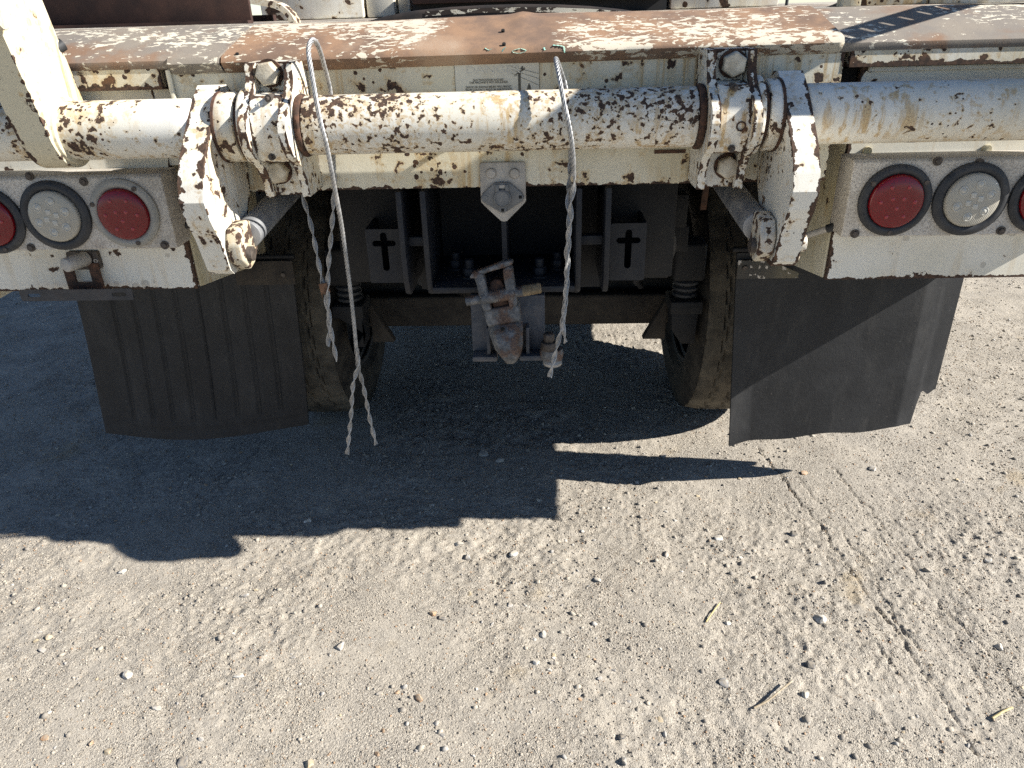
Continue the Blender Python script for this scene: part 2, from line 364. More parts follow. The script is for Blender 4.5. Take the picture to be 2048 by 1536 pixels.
# ------------------------------------------------------------------ mesh building
class MB:
    def __init__(s): s.v = []; s.f = []
    def add(s, verts, faces):
        o = len(s.v)
        s.v += [tuple(p) for p in verts]
        s.f += [tuple(i + o for i in f) for f in faces]
        return s
    def box(s, x0, x1, y0, y1, z0, z1):
        return s.add([(x0, y0, z0), (x1, y0, z0), (x1, y1, z0), (x0, y1, z0), (x0, y0, z1), (x1, y0, z1), (x1, y1, z1), (x0, y1, z1)],
                     [(0, 3, 2, 1), (4, 5, 6, 7), (0, 1, 5, 4), (1, 2, 6, 5), (2, 3, 7, 6), (3, 0, 4, 7)])
    def prism(s, poly, axis, a0, a1):
        n = len(poly)
        def P(p, a): return {'x': (a, p[0], p[1]), 'y': (p[0], a, p[1]), 'z': (p[0], p[1], a)}[axis]
        vs = [P(p, a0) for p in poly] + [P(p, a1) for p in poly]
        fs = [tuple(range(n)), tuple(range(2 * n - 1, n - 1, -1))]
        fs += [(i, i + n, (i + 1) % n + n, (i + 1) % n) for i in range(n)]
        return s.add(vs, fs)
    def cyl(s, p0, p1, r0, r1=None, n=24, caps=True):
        r1 = r0 if r1 is None else r1
        p0, p1 = Vector(p0), Vector(p1)
        d = (p1 - p0).normalized()
        a = d.orthogonal().normalized(); b = d.cross(a)
        vs = []
        for p, r in ((p0, r0), (p1, r1)):
            for i in range(n):
                w = 2 * math.pi * i / n
                vs.append(p + (a * math.cos(w) + b * math.sin(w)) * r)
        fs = [(i, (i + 1) % n, (i + 1) % n + n, i + n) for i in range(n)]
        if caps: fs += [tuple(range(n - 1, -1, -1)), tuple(range(n, 2 * n))]
        return s.add(vs, fs)
    def lathe(s, prof, c, axis='y', n=40, close=False):
        """prof: (radius, along) pairs round an axis through c"""
        c = Vector(c)
        m = len(prof); vs = []
        for i in range(n):
            w = 2 * math.pi * i / n
            for r, h in prof:
                q = {'x': (h, r * math.cos(w), r * math.sin(w)), 'y': (r * math.cos(w), h, r * math.sin(w)), 'z': (r * math.cos(w), r * math.sin(w), h)}[axis]
                vs.append(c + Vector(q))
        fs = []
        for i in range(n):
            j = (i + 1) % n
            for k in range(m if close else m - 1):
                l = (k + 1) % m
                fs.append((i * m + k, i * m + l, j * m + l, j * m + k))
        return s.add(vs, fs)
    def path(s, pts, r, n=8, caps=True, flat=None):
        pts = [Vector(p) for p in pts]
        m = len(pts); vs = []; up = None
        rr = r if isinstance(r, (list, tuple)) else [r] * m
        for i, p in enumerate(pts):
            d = (pts[min(i + 1, m - 1)] - pts[max(i - 1, 0)]).normalized()
            if up is None: up = d.orthogonal().normalized()
            up = (up - d * up.dot(d)).normalized()
            b = d.cross(up)
            for k in range(n):
                w = 2 * math.pi * k / n
                vs.append(p + (up * math.cos(w) + b * math.sin(w)) * rr[i])
        fs = [(i * n + k, i * n + (k + 1) % n, (i + 1) * n + (k + 1) % n, (i + 1) * n + k) for i in range(m - 1) for k in range(n)]
        if caps: fs += [tuple(range(n - 1, -1, -1)), tuple(range((m - 1) * n, m * n))]
        return s.add(vs, fs)
    def hexhead(s, c, r, h, axis=(0, -1, 0), rot=0.2):
        c = Vector(c); d = Vector(axis).normalized()
        a = d.orthogonal().normalized(); b = d.cross(a)
        vs = []
        for hh, k in ((0, 1.0), (h * 0.82, 1.0), (h, 0.86)):
            for i in range(6):
                w = rot + i * math.pi / 3
                vs.append(c + d * hh + (a * math.cos(w) + b * math.sin(w)) * r * k)
        fs = [(i + l * 6, (i + 1) % 6 + l * 6, (i + 1) % 6 + (l + 1) * 6, i + (l + 1) * 6) for l in range(2) for i in range(6)]
        fs += [tuple(range(12, 18)), tuple(range(5, -1, -1))]
        return s.add(vs, fs)
    def build(s, name, mat, parent=None, bevel=0.0, seg=2, smooth=38):
        me = bpy.data.meshes.new(name)
        me.from_pydata(s.v, [], s.f)
        bm = bmesh.new(); bm.from_mesh(me)
        bmesh.ops.recalc_face_normals(bm, faces=bm.faces)
        if bevel > 0:
            es = [e for e in bm.edges if len(e.link_faces) == 2 and e.calc_face_angle(0) > 0.6]
            bmesh.ops.bevel(bm, geom=es, offset=bevel, offset_type='OFFSET', segments=seg, affect='EDGES', profile=0.5, clamp_overlap=True)
        bm.to_mesh(me); bm.free()
        return link(name, me, mat, parent, smooth)

def link(name, me, mat, parent=None, smooth=38):
    if smooth:
        me.polygons.foreach_set('use_smooth', [True] * len(me.polygons))
        me.set_sharp_from_angle(angle=math.radians(smooth))
    if mat is not None:
        me.materials.append(M[mat] if isinstance(mat, str) else mat)
    o = bpy.data.objects.new(name, me)
    COL.objects.link(o)
    if parent: o.parent = parent
    return o

def holed(name, outer, holes, y0, y1, mat, parent, bevel=0.0):
    """a plate in the x-z plane with openings cut right through it"""
    bm = bmesh.new()
    es = []
    for loop in [outer] + holes:
        vs = [bm.verts.new((p[0], y0, p[1])) for p in loop]
        es += [bm.edges.new((vs[i], vs[(i + 1) % len(vs)])) for i in range(len(vs))]
    r = bmesh.ops.triangle_fill(bm, edges=es, use_beauty=True)
    fs = [g for g in r['geom'] if isinstance(g, bmesh.types.BMFace)]
    ex = bmesh.ops.extrude_face_region(bm, geom=fs)
    bmesh.ops.translate(bm, vec=(0, y1 - y0, 0), verts=[g for g in ex['geom'] if isinstance(g, bmesh.types.BMVert)])
    bmesh.ops.recalc_face_normals(bm, faces=bm.faces)
    me = bpy.data.meshes.new(name)
    bm.to_mesh(me); bm.free()
    return link(name, me, mat, parent, 30)

def tag(o, label=None, cat=None, group=None, kind=None):
    if label: o['label'] = label
    if cat: o['category'] = cat
    if group: o['group'] = group
    if kind: o['kind'] = kind
    return o
def empty(name, loc=(0, 0, 0)):
    o = bpy.data.objects.new(name, None)
    o.empty_display_size = 0.1
    COL.objects.link(o)
    o.location = loc
    return o
def copy(o, parent=None, loc=None, rot=None):
    c = o.copy()
    COL.objects.link(c)
    c.parent = parent
    if loc is not None: c.location = loc
    if rot is not None: c.rotation_euler = rot
    return c
def rounded(x0, x1, z0, z1, r, n=4):
    pts = []
    for cx, cz, a in ((x1 - r, z1 - r, 0), (x0 + r, z1 - r, 90), (x0 + r, z0 + r, 180), (x1 - r, z0 + r, 270)):
        for i in range(n + 1):
            w = math.radians(a + 90 * i / n)
            pts.append((cx + r * math.cos(w), cz + r * math.sin(w)))
    return pts
def catmull(pts, n=10):
    P = [Vector(p) for p in pts]
    P = [P[0] * 2 - P[1]] + P + [P[-1] * 2 - P[-2]]
    out = []
    for i in range(1, len(P) - 2):
        for k in range(n):
            u = k / n
            a, b, c, d = P[i - 1], P[i], P[i + 1], P[i + 2]
            out.append(0.5 * ((2 * b) + (c - a) * u + (2 * a - 5 * b + 4 * c - d) * u * u + (3 * b - a - 3 * c + d) * u ** 3))
    out.append(P[-2])
    return out

# ------------------------------------------------------------------ ground
def vnoise(x, y, seed=0):
    xi = np.floor(x).astype(np.int64); yi = np.floor(y).astype(np.int64)
    fx = x - xi; fy = y - yi
    fx = fx * fx * (3 - 2 * fx); fy = fy * fy * (3 - 2 * fy)
    def h(a, b):
        n = (a * 374761393 + b * 668265263 + seed * 1442695041) & 0x7fffffff
        n = ((n ^ (n >> 13)) * 1274126177) & 0x7fffffff
        return ((n ^ (n >> 16)) & 0xffff) / 65535.0
    return (h(xi, yi) * (1 - fx) + h(xi + 1, yi) * fx) * (1 - fy) + (h(xi, yi + 1) * (1 - fx) + h(xi + 1, yi + 1) * fx) * fy - 0.5

def g_height(x, y):
    x = np.asarray(x, float); y = np.asarray(y, float)
    near = np.clip(1.2 - np.abs(y - 2.0) / 14, 0, 1)
    z = 0.010 * vnoise(x * 1.7, y * 1.7, 1) + 0.007 * vnoise(x * 5, y * 5, 2)
    rough = np.clip(0.55 + 1.5 * vnoise(x * 3.1, y * 3.1, 9), 0.15, 1.3)
    z = z + rough * (0.0055 * vnoise(x * 19, y * 19, 3) + 0.0054 * vnoise(x * 47, y * 47, 4) + 0.0058 * vnoise(x * 105, y * 105, 5))
    # combed lines pressed by tyres, fanning to the left foreground
    s = x * 0.80 + y * 0.60
    w = np.clip(-(x + 0.15) * 1.6, 0, 1) * np.clip((2.0 - y), 0.15, 1)
    z = z + 0.0035 * w * vnoise(s * 34 + 3 * vnoise(x * 2, y * 2, 6), (y * 0.80 - x * 0.60) * 1.6, 7)
    return z * near

def axis_pts(segs):
    out = [segs[0][0]]
    for a, b, d in segs:
        n = max(1, int(round((b - a) / d)))
        out += list(a + (b - a) * (np.arange(n) + 1) / n)
    return np.array(out)
gx = axis_pts([(-300, -40, 26), (-40, -8, 2), (-8, -3, 0.12), (-3, -1.45, 0.014), (-1.45, 0.3, 0.0056), (0.3, 1.45, 0.0038), (1.45, 3, 0.014), (3, 8, 0.12), (8, 40, 2), (40, 300, 26)])
gy = axis_pts([(-300, -40, 26), (-40, -3, 2), (-3, 0.6, 0.08), (0.6, 2.05, 0.0048), (2.05, 3.3, 0.010), (3.3, 5, 0.03), (5, 10, 0.15), (10, 40, 2), (40, 300, 26)])
GX, GY = np.meshgrid(gx, gy)
GZ = g_height(GX, GY)
# cracks and the crumbled edges of a tyre track: lines taken on the ground
tracks = [
    ([(1518, 895), (1545, 935), (1600, 1000), (1655, 1075), (1700, 1140), (1745, 1200), (1800, 1270), (1850, 1340), (1905, 1420), (1960, 1510)], 0.010, 0.007),
    ([(1592, 950), (1640, 1005), (1700, 1085), (1720, 1110)], 0.006, 0.005),
    ([(1668, 935), (1700, 975), (1760, 1045), (1810, 1110), (1860, 1175), (1915, 1240), (1990, 1320), (2050, 1390)], 0.009, 0.006),
    ([(1548, 990), (1570, 1000), (1585, 1030), (1610, 1060), (1640, 1095), (1665, 1130), (1690, 1170), (1715, 1215)], 0.006, 0.005),
    ([(1780, 1030), (1830, 1080), (1880, 1130), (1950, 1205), (2040, 1300)], 0.005, 0.005),
    ([(1750, 1160), (1790, 1230), (1830, 1290), (1860, 1330)], 0.008, 0.008),
    ([(1770, 1300), (1800, 1340), (1815, 1375)], 0.008, 0.008),
    ([(1240, 1340), (1262, 1300)], 0.005, 0.004), ([(985, 1275), (1015, 1240)], 0.005, 0.004),
    ([(530, 880), (450, 970), (390, 1030)], 0.005, 0.010), ([(430, 1200), (400, 1240), (360, 1300)], 0.005, 0.005),
    ([(175, 1345), (120, 1400), (70, 1460), (0, 1530)], 0.006, 0.005), ([(300, 1205), (260, 1240)], 0.007, 0.006),
    ([(30, 1160), (0, 1245)], 0.005, 0.005),
    ([(1530, 960), (1560, 978), (1540, 1000), (1580, 1040), (1570, 1062)], 0.004, 0.0045),
    ([(1700, 1010), (1740, 1035), (1760, 1075), (1800, 1100), (1830, 1150)], 0.004, 0.0045),
    ([(1815, 1040), (1845, 1085), (1890, 1110), (1920, 1165), (1965, 1190)], 0.004, 0.0045),
    ([(1640, 1110), (1680, 1118), (1700, 1150)], 0.004, 0.004), ([(1730, 1250), (1790, 1262), (1850, 1310)], 0.005, 0.005),
    ([(1880, 1230), (1930, 1300), (1980, 1390), (2040, 1460)], 0.006, 0.006), ([(1660, 1160), (1700, 1240), (1740, 1300), (1790, 1390)], 0.004, 0.006),
]
for pts, depth, wid in tracks:
    P = [gnd(*p) for p in pts]
    prev = P[0]
    for a, b in zip(P[:-1], P[1:]):
        L = (b - a).length
        k = max(2, int(L / 0.003))
        for i in range(k):
            q = a.lerp(b, i / k)
            jx = 0.016 * float(vnoise(np.array(q.x * 26), np.array(q.y * 26), 21)) + 0.012 * float(vnoise(np.array(q.x * 80), np.array(q.y * 80), 22))
            cx, cy = q.x + jx, q.y
            dep = depth * (0.55 + 0.9 * abs(float(vnoise(np.array(q.x * 23), np.array(q.y * 23), 23))) * 2)
            if dep < depth * 0.62: dep *= 0.55
            i0, i1 = np.searchsorted(gx, [cx - 0.03, cx + 0.03]); j0, j1 = np.searchsorted(gy, [cy - 0.03, cy + 0.03])
            if i1 <= i0 or j1 <= j0: continue
            dx = GX[j0:j1, i0:i1] - cx; dy = GY[j0:j1, i0:i1] - cy
            dep *= 0.6
            wid_ = wid * 0.62
            g = np.exp(-(dx * dx + dy * dy) / (wid_ * wid_ * 0.6))
            lip = 0.35 * np.exp(-((dx - wid * 1.6) ** 2 + dy * dy) / (wid * wid * 1.6))
            base = g_height(GX[j0:j1, i0:i1], GY[j0:j1, i0:i1])
            sub = GZ[j0:j1, i0:i1]
            np.minimum(sub, base - dep * g + lip * dep * (g < 0.4), out=sub)
nx, ny = len(gx), len(gy)
verts = np.stack([GX, GY, GZ], -1).reshape(-1, 3)
idx = np.arange(nx * ny).reshape(ny, nx)
quads = np.stack([idx[:-1, :-1], idx[:-1, 1:], idx[1:, 1:], idx[1:, :-1]], -1).reshape(-1, 4)
def np_mesh(name, verts, faces):
    me = bpy.data.meshes.new(name)
    k = faces.shape[1]
    me.vertices.add(len(verts)); me.vertices.foreach_set('co', verts.astype(np.float32).ravel())
    me.loops.add(faces.size); me.loops.foreach_set('vertex_index', faces.astype(np.int32).ravel())
    me.polygons.add(len(faces)); me.polygons.foreach_set('loop_start', np.arange(0, faces.size, k, dtype=np.int32))
    me.polygons.foreach_set('loop_total', np.full(len(faces), k, np.int32))
    me.update(calc_edges=True)
    return me

t = NT('packed_dirt')
big = t.noise(1.6, 4, 0.6)
mid = t.noise(9, 5, 0.65)
fin = t.noise(330, 4, 0.7)
fin2 = t.noise(130, 4, 0.65, t.map(loc=(3, 1, 0)))
def grains(sc, loc):
    k = t.n.new('ShaderNodeTexVoronoi')
    t.put(k.inputs['Vector'], t.map(loc=loc))
    k.inputs['Scale'].default_value = sc
    s_ = t.n.new('ShaderNodeSeparateColor'); t.t.links.new(k.outputs['Color'], s_.inputs[0])
    return k.outputs['Distance'], s_.outputs
d1, c1 = grains(400, (0, 0, 0))
d2, c2 = grains(165, (4, 2, 1))
c = t.mix(t.step(mid, 0.33, 0.66), (0.45, 0.407, 0.342), (0.37, 0.338, 0.29))
c = t.mix(t.step(big, 0.42, 0.68, 0, 0.45), c, (0.33, 0.30, 0.255))
c = t.mix(t.step(t.noise(4.5, 3, 0.5, t.map(loc=(7, 2, 0))), 0.64, 0.74, 0, 0.45), c, (0.42, 0.32, 0.18))
loose = t.step(t.noise(6, 4, 0.6, t.map(loc=(1, 8, 0))), 0.38, 0.62, 0.12, 1.0)
c = t.mix(t.math('MULTIPLY', t.step(c1[0], 0.72, 0.97, 0, 0.8), loose), c, (0.15, 0.13, 0.11))
c = t.mix(t.math('MULTIPLY', t.step(c1[1], 0.70, 0.95, 0, 0.7), loose), c, (0.60, 0.545, 0.46))
c = t.mix(t.math('MULTIPLY', t.step(c2[0], 0.80, 0.86, 0, 0.55), t.step(d2, 0.42, 0.30)), c, (0.21, 0.19, 0.17))
c = t.mix(t.math('MULTIPLY', t.step(c2[1], 0.84, 0.88, 0, 0.6), t.step(d2, 0.42, 0.30)), c, (0.60, 0.56, 0.49))
c = t.mix(t.step(fin, 0.58, 0.72, 0, 0.5), c, (0.14, 0.12, 0.10))
h = t.math('ADD', t.math('MULTIPLY', fin, 0.5), t.math('MULTIPLY', fin2, 0.6))
h = t.math('ADD', h, t.math('MULTIPLY', t.math('MULTIPLY', d1, c1[2]), -1.1))
h = t.math('ADD', h, t.math('MULTIPLY', t.math('MULTIPLY', d2, c2[2]), -1.0))
M['dirt'] = t.fin(c, 0.95, 0, t.bump(t.math('MULTIPLY', h, t.math('MULTIPLY_ADD', loose, 0.65, 0.35)), 1.0, 0.0036), 0.15)
ground = link('ground', np_mesh('ground', verts, quads), 'dirt', None, 0)
ground.data.polygons.foreach_set('use_smooth', [True] * len(ground.data.polygons))
tag(ground, 'packed pale dirt yard with tyre tracks and grit', None, None, 'structure')

def stone_mat(name, a, b, c2):
    t = NT(name)
    r = t.n.new('ShaderNodeNewGeometry').outputs['Random Per Island']
    c = t.mix(t.step(r, 0.3, 0.75), a, b)
    c = t.mix(t.step(r, 0.86, 0.90), c, c2)
    c = t.mix(t.step(t.noise(240, 3, 0.6), 0.4, 0.7, 0, 0.5), c, (0.15, 0.14, 0.13))
    c = t.mix(t.step(t.noise(60, 3, 0.6), 0.5, 0.75, 0, 0.5), c, (0.36, 0.30, 0.23))
    return t.fin(c, 0.9, 0, t.bump(t.noise(300, 3, 0.6), 0.3, 0.001), 0.2)
M['grit'] = stone_mat('grit_stone', (0.25, 0.22, 0.18), (0.48, 0.43, 0.36), (0.36, 0.24, 0.15))
M['gravel'] = stone_mat('gravel_stone', (0.27, 0.245, 0.21), (0.45, 0.405, 0.335), (0.40, 0.38, 0.35))
def one_stone(name, a, b):
    t = NT(name)
    c = t.mix(t.step(t.noise(70, 5, 0.65), 0.35, 0.68), a, b)
    c = t.mix(t.step(t.noise(260, 3, 0.6), 0.55, 0.7, 0, 0.5), c, (0.12, 0.11, 0.10))
    c = t.mix(t.step(t.noise(90, 4, 0.65, t.map(loc=(5, 5, 5))), 0.42, 0.62, 0, 0.75), c, (0.40, 0.345, 0.27))
    return t.fin(c, 0.88, 0, t.bump(t.noise(180, 4, 0.6), 0.4, 0.0015), 0.25)
M['st_grey'] = one_stone('stone_grey', (0.27, 0.27, 0.275), (0.45, 0.44, 0.42))
M['st_pale'] = one_stone('stone_pale', (0.46, 0.45, 0.42), (0.66, 0.64, 0.60))
M['st_dark'] = one_stone('stone_dark', (0.11, 0.11, 0.115), (0.22, 0.215, 0.21))
M['st_rust'] = one_stone('stone_rust', (0.34, 0.19, 0.10), (0.44, 0.30, 0.18))
M['st_tan'] = one_stone('stone_tan', (0.42, 0.33, 0.20), (0.52, 0.44, 0.30))

ico_v = []; phi = (1 + 5 ** .5) / 2
for s1 in (-1, 1):
    for s2 in (-1, 1):
        ico_v += [(0, s1, s2 * phi), (s1, s2 * phi, 0), (s2 * phi, 0, s1)]
ico_v = np.array(ico_v) / math.sqrt(1 + phi * phi)
from itertools import combinations
ico_f = []
for a, b, c3 in combinations(range(12), 3):
    d = [np.linalg.norm(ico_v[i] - ico_v[j]) for i, j in ((a, b), (b, c3), (a, c3))]
    if max(d) < 1.1:
        n = np.cross(ico_v[b] - ico_v[a], ico_v[c3] - ico_v[a])
        ico_f.append((a, b, c3) if n @ ico_v[a] > 0 else (a, c3, b))
ico_f = np.array(ico_f)
oct_v = np.array([(1, 0, 0), (-1, 0, 0), (0, 1, 0), (0, -1, 0), (0, 0, 1), (0, 0, -1)], float)
oct_f = np.array([(0, 2, 4), (2, 1, 4), (1, 3, 4), (3, 0, 4), (2, 0, 5), (1, 2, 5), (3, 1, 5), (0, 3, 5)])

def scatter(name, n_try, box, size, bv, bf, mat, dens, sink, seed, flat=(0.45, 0.8)):
    r = np.random.default_rng(seed)
    x = r.uniform(box[0], box[1], n_try); y = box[2] + (box[3] - box[2]) * r.uniform(0, 1, n_try) ** box[4]
    keep = r.uniform(0, 1, n_try) < dens(x, y)
    x = x[keep]; y = y[keep]; n = len(x)
    s = size[0] * (size[1] / size[0]) ** (r.uniform(0, 1, n) ** 2.2)
    V = bv[None] * r.uniform(0.72, 1.25, (n, len(bv), 1))
    V = V * np.stack([np.ones(n), r.uniform(0.6, 1, n), r.uniform(*flat, n)], -1)[:, None]
    a = r.uniform(0, 2 * math.pi, n); ca, sa = np.cos(a)[:, None], np.sin(a)[:, None]
    tl = r.uniform(-.4, .4, n)[:, None]
    X = V[..., 0] * ca - V[..., 1] * sa; Yv = V[..., 0] * sa + V[..., 1] * ca; Z = V[..., 2] + X * tl
    P = np.stack([X, Yv, Z], -1) * s[:, None, None]
    P[..., 0] += x[:, None]; P[..., 1] += y[:, None]
    P[..., 2] += (g_height(x, y) + s * sink)[:, None]
    F = (bf[None] + (np.arange(n) * len(bv))[:, None, None]).reshape(-1, 3)
    return link(name, np_mesh(name, P.reshape(-1, 3), F), mat, None, 0)
def clumps(x, y, sc, seed, lo, hi, base=0.08):
    v = vnoise(x * sc, y * sc, seed) + 0.5 * vnoise(x * sc * 2.7, y * sc * 2.7, seed + 1)
    return base + (1 - base) * np.clip((v - lo) / (hi - lo), 0, 1)
o = scatter('grit', 200000, (-2.2, 2.2, 0.75, 3.4, 1.35), (0.0013, 0.0042), oct_v, oct_f, 'grit',
            lambda x, y: clumps(x, y, 4.2, 31, -0.30, 0.35, 0.42), 0.10, 5)
tag(o, 'fine sandy grit scattered over the packed dirt', 'grit', None, 'stuff')
o = scatter('gravel', 18000, (-3.0, 3.0, 0.8, 4.2, 1.2), (0.0030, 0.0095), ico_v, ico_f, 'gravel',
            lambda x, y: np.clip(clumps(x, y, 5.0, 41, 0.0, 0.45, 0.10) + 0.6 * np.clip((x - 0.9) * 1.2, 0, 1) * np.clip((y - 1.2), 0, 1), 0, 1), 0.12, 6)
tag(o, 'grey gravel chips strewn thinly over the dirt', 'gravel', None, 'stuff')

def make_stone(name, r0, seed, flat=0.62, mat='st_grey', n=3):
    bm = bmesh.new()
    bmesh.ops.create_icosphere(bm, subdivisions=2, radius=1.0)
    rr = np.random.default_rng(seed)
    planes = [(Vector(rr.normal(size=3)).normalized(), rr.uniform(0.42, 0.74)) for _ in range(11)]
    sc = Vector((1, rr.uniform(0.62, 0.95), flat * rr.uniform(0.85, 1.15)))
    for v in bm.verts:
        for nrm, d in planes:
            k = v.co.dot(nrm)
            if k > d: v.co -= nrm * (k - d) * 0.97
        v.co += v.co * float(rr.uniform(-.03, .03))
        v.co = Vector((v.co.x * sc.x, v.co.y * sc.y, v.co.z * sc.z)) * r0
    me = bpy.data.meshes.new(name)
    bm.to_mesh(me); bm.free()
    return link(name, me, mat, None, 18)
big_stones = [  # x, y in the photograph, half width in its pixels, material, label
    (257, 1352, 15, 'st_pale', 'large whitish broken stone alone in the left foreground'),
    (838, 1399, 12, 'st_rust', 'rust brown stone alone in the bottom centre foreground'),
    (481, 1355, 12, 'st_pale', 'flat whitish stone right of the large broken stone'),
    (680, 1296, 12, 'st_grey', 'rounded grey stone left of centre in the foreground'),
    (1028, 1107, 11, 'st_pale', 'rounded pale stone below the shadow corner'),
    (1641, 1235, 16, 'st_pale', 'white oval stone beside the tyre track cracks'),
    (1439, 1076, 11, 'st_pale', 'narrow white stone left of the tyre track'),
    (1020, 1208, 9, 'st_grey', 'grey upright stone in the middle of the sunlit dirt'),
    (1446, 1367, 13, 'st_grey', 'round flat grey disc of stone near the fallen stem'),
    (866, 1229, 9, 'st_rust', 'orange stone touching a small dark stone'),
    (885, 1237, 9, 'st_dark', 'small dark stone touching an orange stone'),
    (1332, 1107, 10, 'st_grey', 'pointed grey stone under the tapering shadow'),
    (1195, 1157, 8, 'st_pale', 'pale stone right of the middle of the dirt'),
    (1086, 1268, 9, 'st_pale', 'white stone below the grey upright stone'),
    (1074, 1326, 10, 'st_pale', 'pointed white stone nearest below centre'),
    (934, 1113, 10, 'st_grey', 'grey stone left of the rounded pale stone'),
    (918, 1088, 9, 'st_pale', 'long pale stone just outside the truck shadow'),
    (616, 1045, 9, 'st_pale', 'white stone on the edge of the truck shadow'),
    (245, 1144, 8, 'st_pale', 'white stone below the bulge of the shadow'),
    (491, 1195, 10, 'st_grey', 'bluish grey stone in the left sunlit dirt'),
    (1327, 910, 8, 'st_grey', 'grey stone lying inside the tapering shadow'),
    (968, 905, 14, 'st_grey', 'largest grey stone inside the truck shadow'),
    (1003, 921, 11, 'st_grey', 'grey stone right of the largest shaded stone'),
    (863, 1013, 9, 'st_grey', 'grey stone near the lower edge of the shadow'),
    (1077, 999, 8, 'st_grey', 'grey stone near the shadow corner'),
    (620, 1527, 13, 'st_tan', 'tan stone cut by the bottom edge left of centre'),
    (217, 1505, 11, 'st_tan', 'yellowish stone in the bottom left corner'),
    (183, 1488, 8, 'st_rust', 'reddish stone left of the yellowish stone'),
    (90, 1478, 9, 'st_rust', 'flat brownish red stone at the lower left'),
    (313, 1417, 10, 'st_grey', 'grey stone above the damp yellow patch'),
    (368, 1527, 14, 'st_dark', 'flat dark stone at the bottom edge on the left'),
    (85, 1300, 11, 'st_grey', 'wedge shaped grey stone near the left edge'),
    (100, 1277, 8, 'st_tan', 'amber stone next to the grey wedge stone'),
    (1620, 1330, 12, 'st_dark', 'dark grey stone pressed into the dirt right of centre'),
    (1612, 1388, 12, 'st_pale', 'whitish stone beside the fallen stem'),
    (1455, 1246, 9, 'st_pale', 'white stone under the yellow straw'),
    (1588, 1068, 11, 'st_dark', 'dark stone between the tyre track cracks'),
    (1978, 1120, 10, 'st_pale', 'pale stone at the right near the outer track'),
    (1243, 1475, 11, 'st_dark', 'dark stone at the bottom right of centre'),
    (1248, 1525, 10, 'st_grey', 'grey stone cut by the bottom edge right of centre'),
    (760, 1387, 9, 'st_grey', 'small grey stone left of the rust brown stone'),
    (410, 1392, 9, 'st_dark', 'dark chip in the cluster right of the broken stone'),
    (1320, 1438, 8, 'st_tan', 'orange tan stone right of the bottom centre'),
    (1998, 1290, 12, 'st_pale', 'pale stone at the right edge on the track'),
    (1855, 1140, 9, 'st_dark', 'dark chip on the outer tyre track'),
    (1745, 940, 9, 'st_pale', 'white stone right of the shadow tip'),
]
for i, (px, py, hw, m, lab) in enumerate(big_stones):
    p = gnd(px, py)
    D = (p - _c).dot(_f)
    r0 = hw * D / FPX * 1.12
    o = make_stone('stone', r0, 100 + i, 0.35 if 'flat' in lab or 'disc' in lab else 0.6, m)
    o.location = (p.x, p.y, float(g_height(p.x, p.y)) + r0 * 0.14)
    o.rotation_euler = (random.uniform(-.2, .2), random.uniform(-.2, .2), random.uniform(0, 6.28))
    tag(o, lab, 'stone', 'larger stones on the dirt')
protos = [make_stone('pebble', 1.0, 300 + i, 0.6, m) for i, m in enumerate(['st_pale', 'st_grey', 'st_grey', 'st_dark', 'st_rust', 'st_tan', 'st_pale', 'st_grey'])]
k = 0; rp = random.Random(5)
for i in range(4000):
    if k >= 190: break
    px, py = rp.uniform(0, 2048), rp.uniform(880, 1536)
    p = gnd(px, py)
    if float(clumps(np.array(p.x), np.array(p.y), 5.0, 41, -0.05, 0.5, 0.12)) < rp.random(): continue
    pr = rp.choice(protos)
    o = pr if pr.location.length == 0 and pr.get('label') is None else copy(pr)
    r0 = 0.0042 + 0.0048 * rp.random() ** 2
    o.scale = (r0, r0, r0)
    o.location = (p.x, p.y, float(g_height(p.x, p.y)) + r0 * 0.1)
    o.rotation_euler = (rp.uniform(-.4, .4), rp.uniform(-.4, .4), rp.uniform(0, 6.28))
    tone = {'stone_pale': 'pale', 'stone_grey': 'grey', 'stone_dark': 'dark', 'stone_rust': 'rusty brown', 'stone_tan': 'tan'}[o.data.materials[0].name]
    zone = ('inside the truck shadow' if py < 1010 and px < 1110 else 'near the tyre tracks on the right' if px > 1500 else 'in the left foreground' if px < 500 else
            'left of centre in the foreground' if px < 1000 else 'right of centre in the foreground')
    tag(o, 'small %s pebble loose on the dirt %s' % (tone, zone), 'pebble', 'small %s pebbles %s' % (tone, zone))
    k += 1

M['straw'] = plain('dry_straw', (0.42, 0.34, 0.16), (0.56, 0.47, 0.26), 60, 0.7)
M['stem'] = plain('dry_stem', (0.30, 0.24, 0.16), (0.46, 0.40, 0.30), 80, 0.8)
def twig(name, pts, r, mat, label, cat):
    P = []
    for (x, y, dz) in pts:
        p = gnd(x, y); P.append((p.x, p.y, float(g_height(p.x, p.y)) + r + dz))
    o = MB().path(catmull(P, 6), r, 6).build(name, mat)
    return tag(o, label, cat)
twig('straw', [(1412, 1246, .001), (1425, 1228, .004), (1440, 1207, .006)], 0.0018, 'straw', 'short yellow straw lying right of centre on the dirt', 'straw')
twig('dry_stem', [(1508, 1417, .001), (1535, 1405, .006), (1560, 1388, .012), (1582, 1372, .016)], 0.0022, 'stem', 'pale fallen stem in the right foreground', 'stem')
twig('dry_stem', [(1985, 1437, .001), (2005, 1426, .004), (2025, 1415, .003)], 0.0024, 'straw', 'thick yellow stem at the right edge of the foreground', 'stem')
twig('dry_stem', [(655, 918, .001), (663, 930, .003), (672, 942, .002)], 0.0012, 'stem', 'thin dark stem in the shadow below the hanging wires', 'stem')
p = gnd(1607, 946)
b = MB(); b.prism([(-.012, -.006), (-.004, -.010), (.010, -.007), (.014, .000), (.006, .008), (-.006, .007)], 'z', 0, 0.004)
o = b.build('wood_chip', 'st_rust', None, 0.0012)
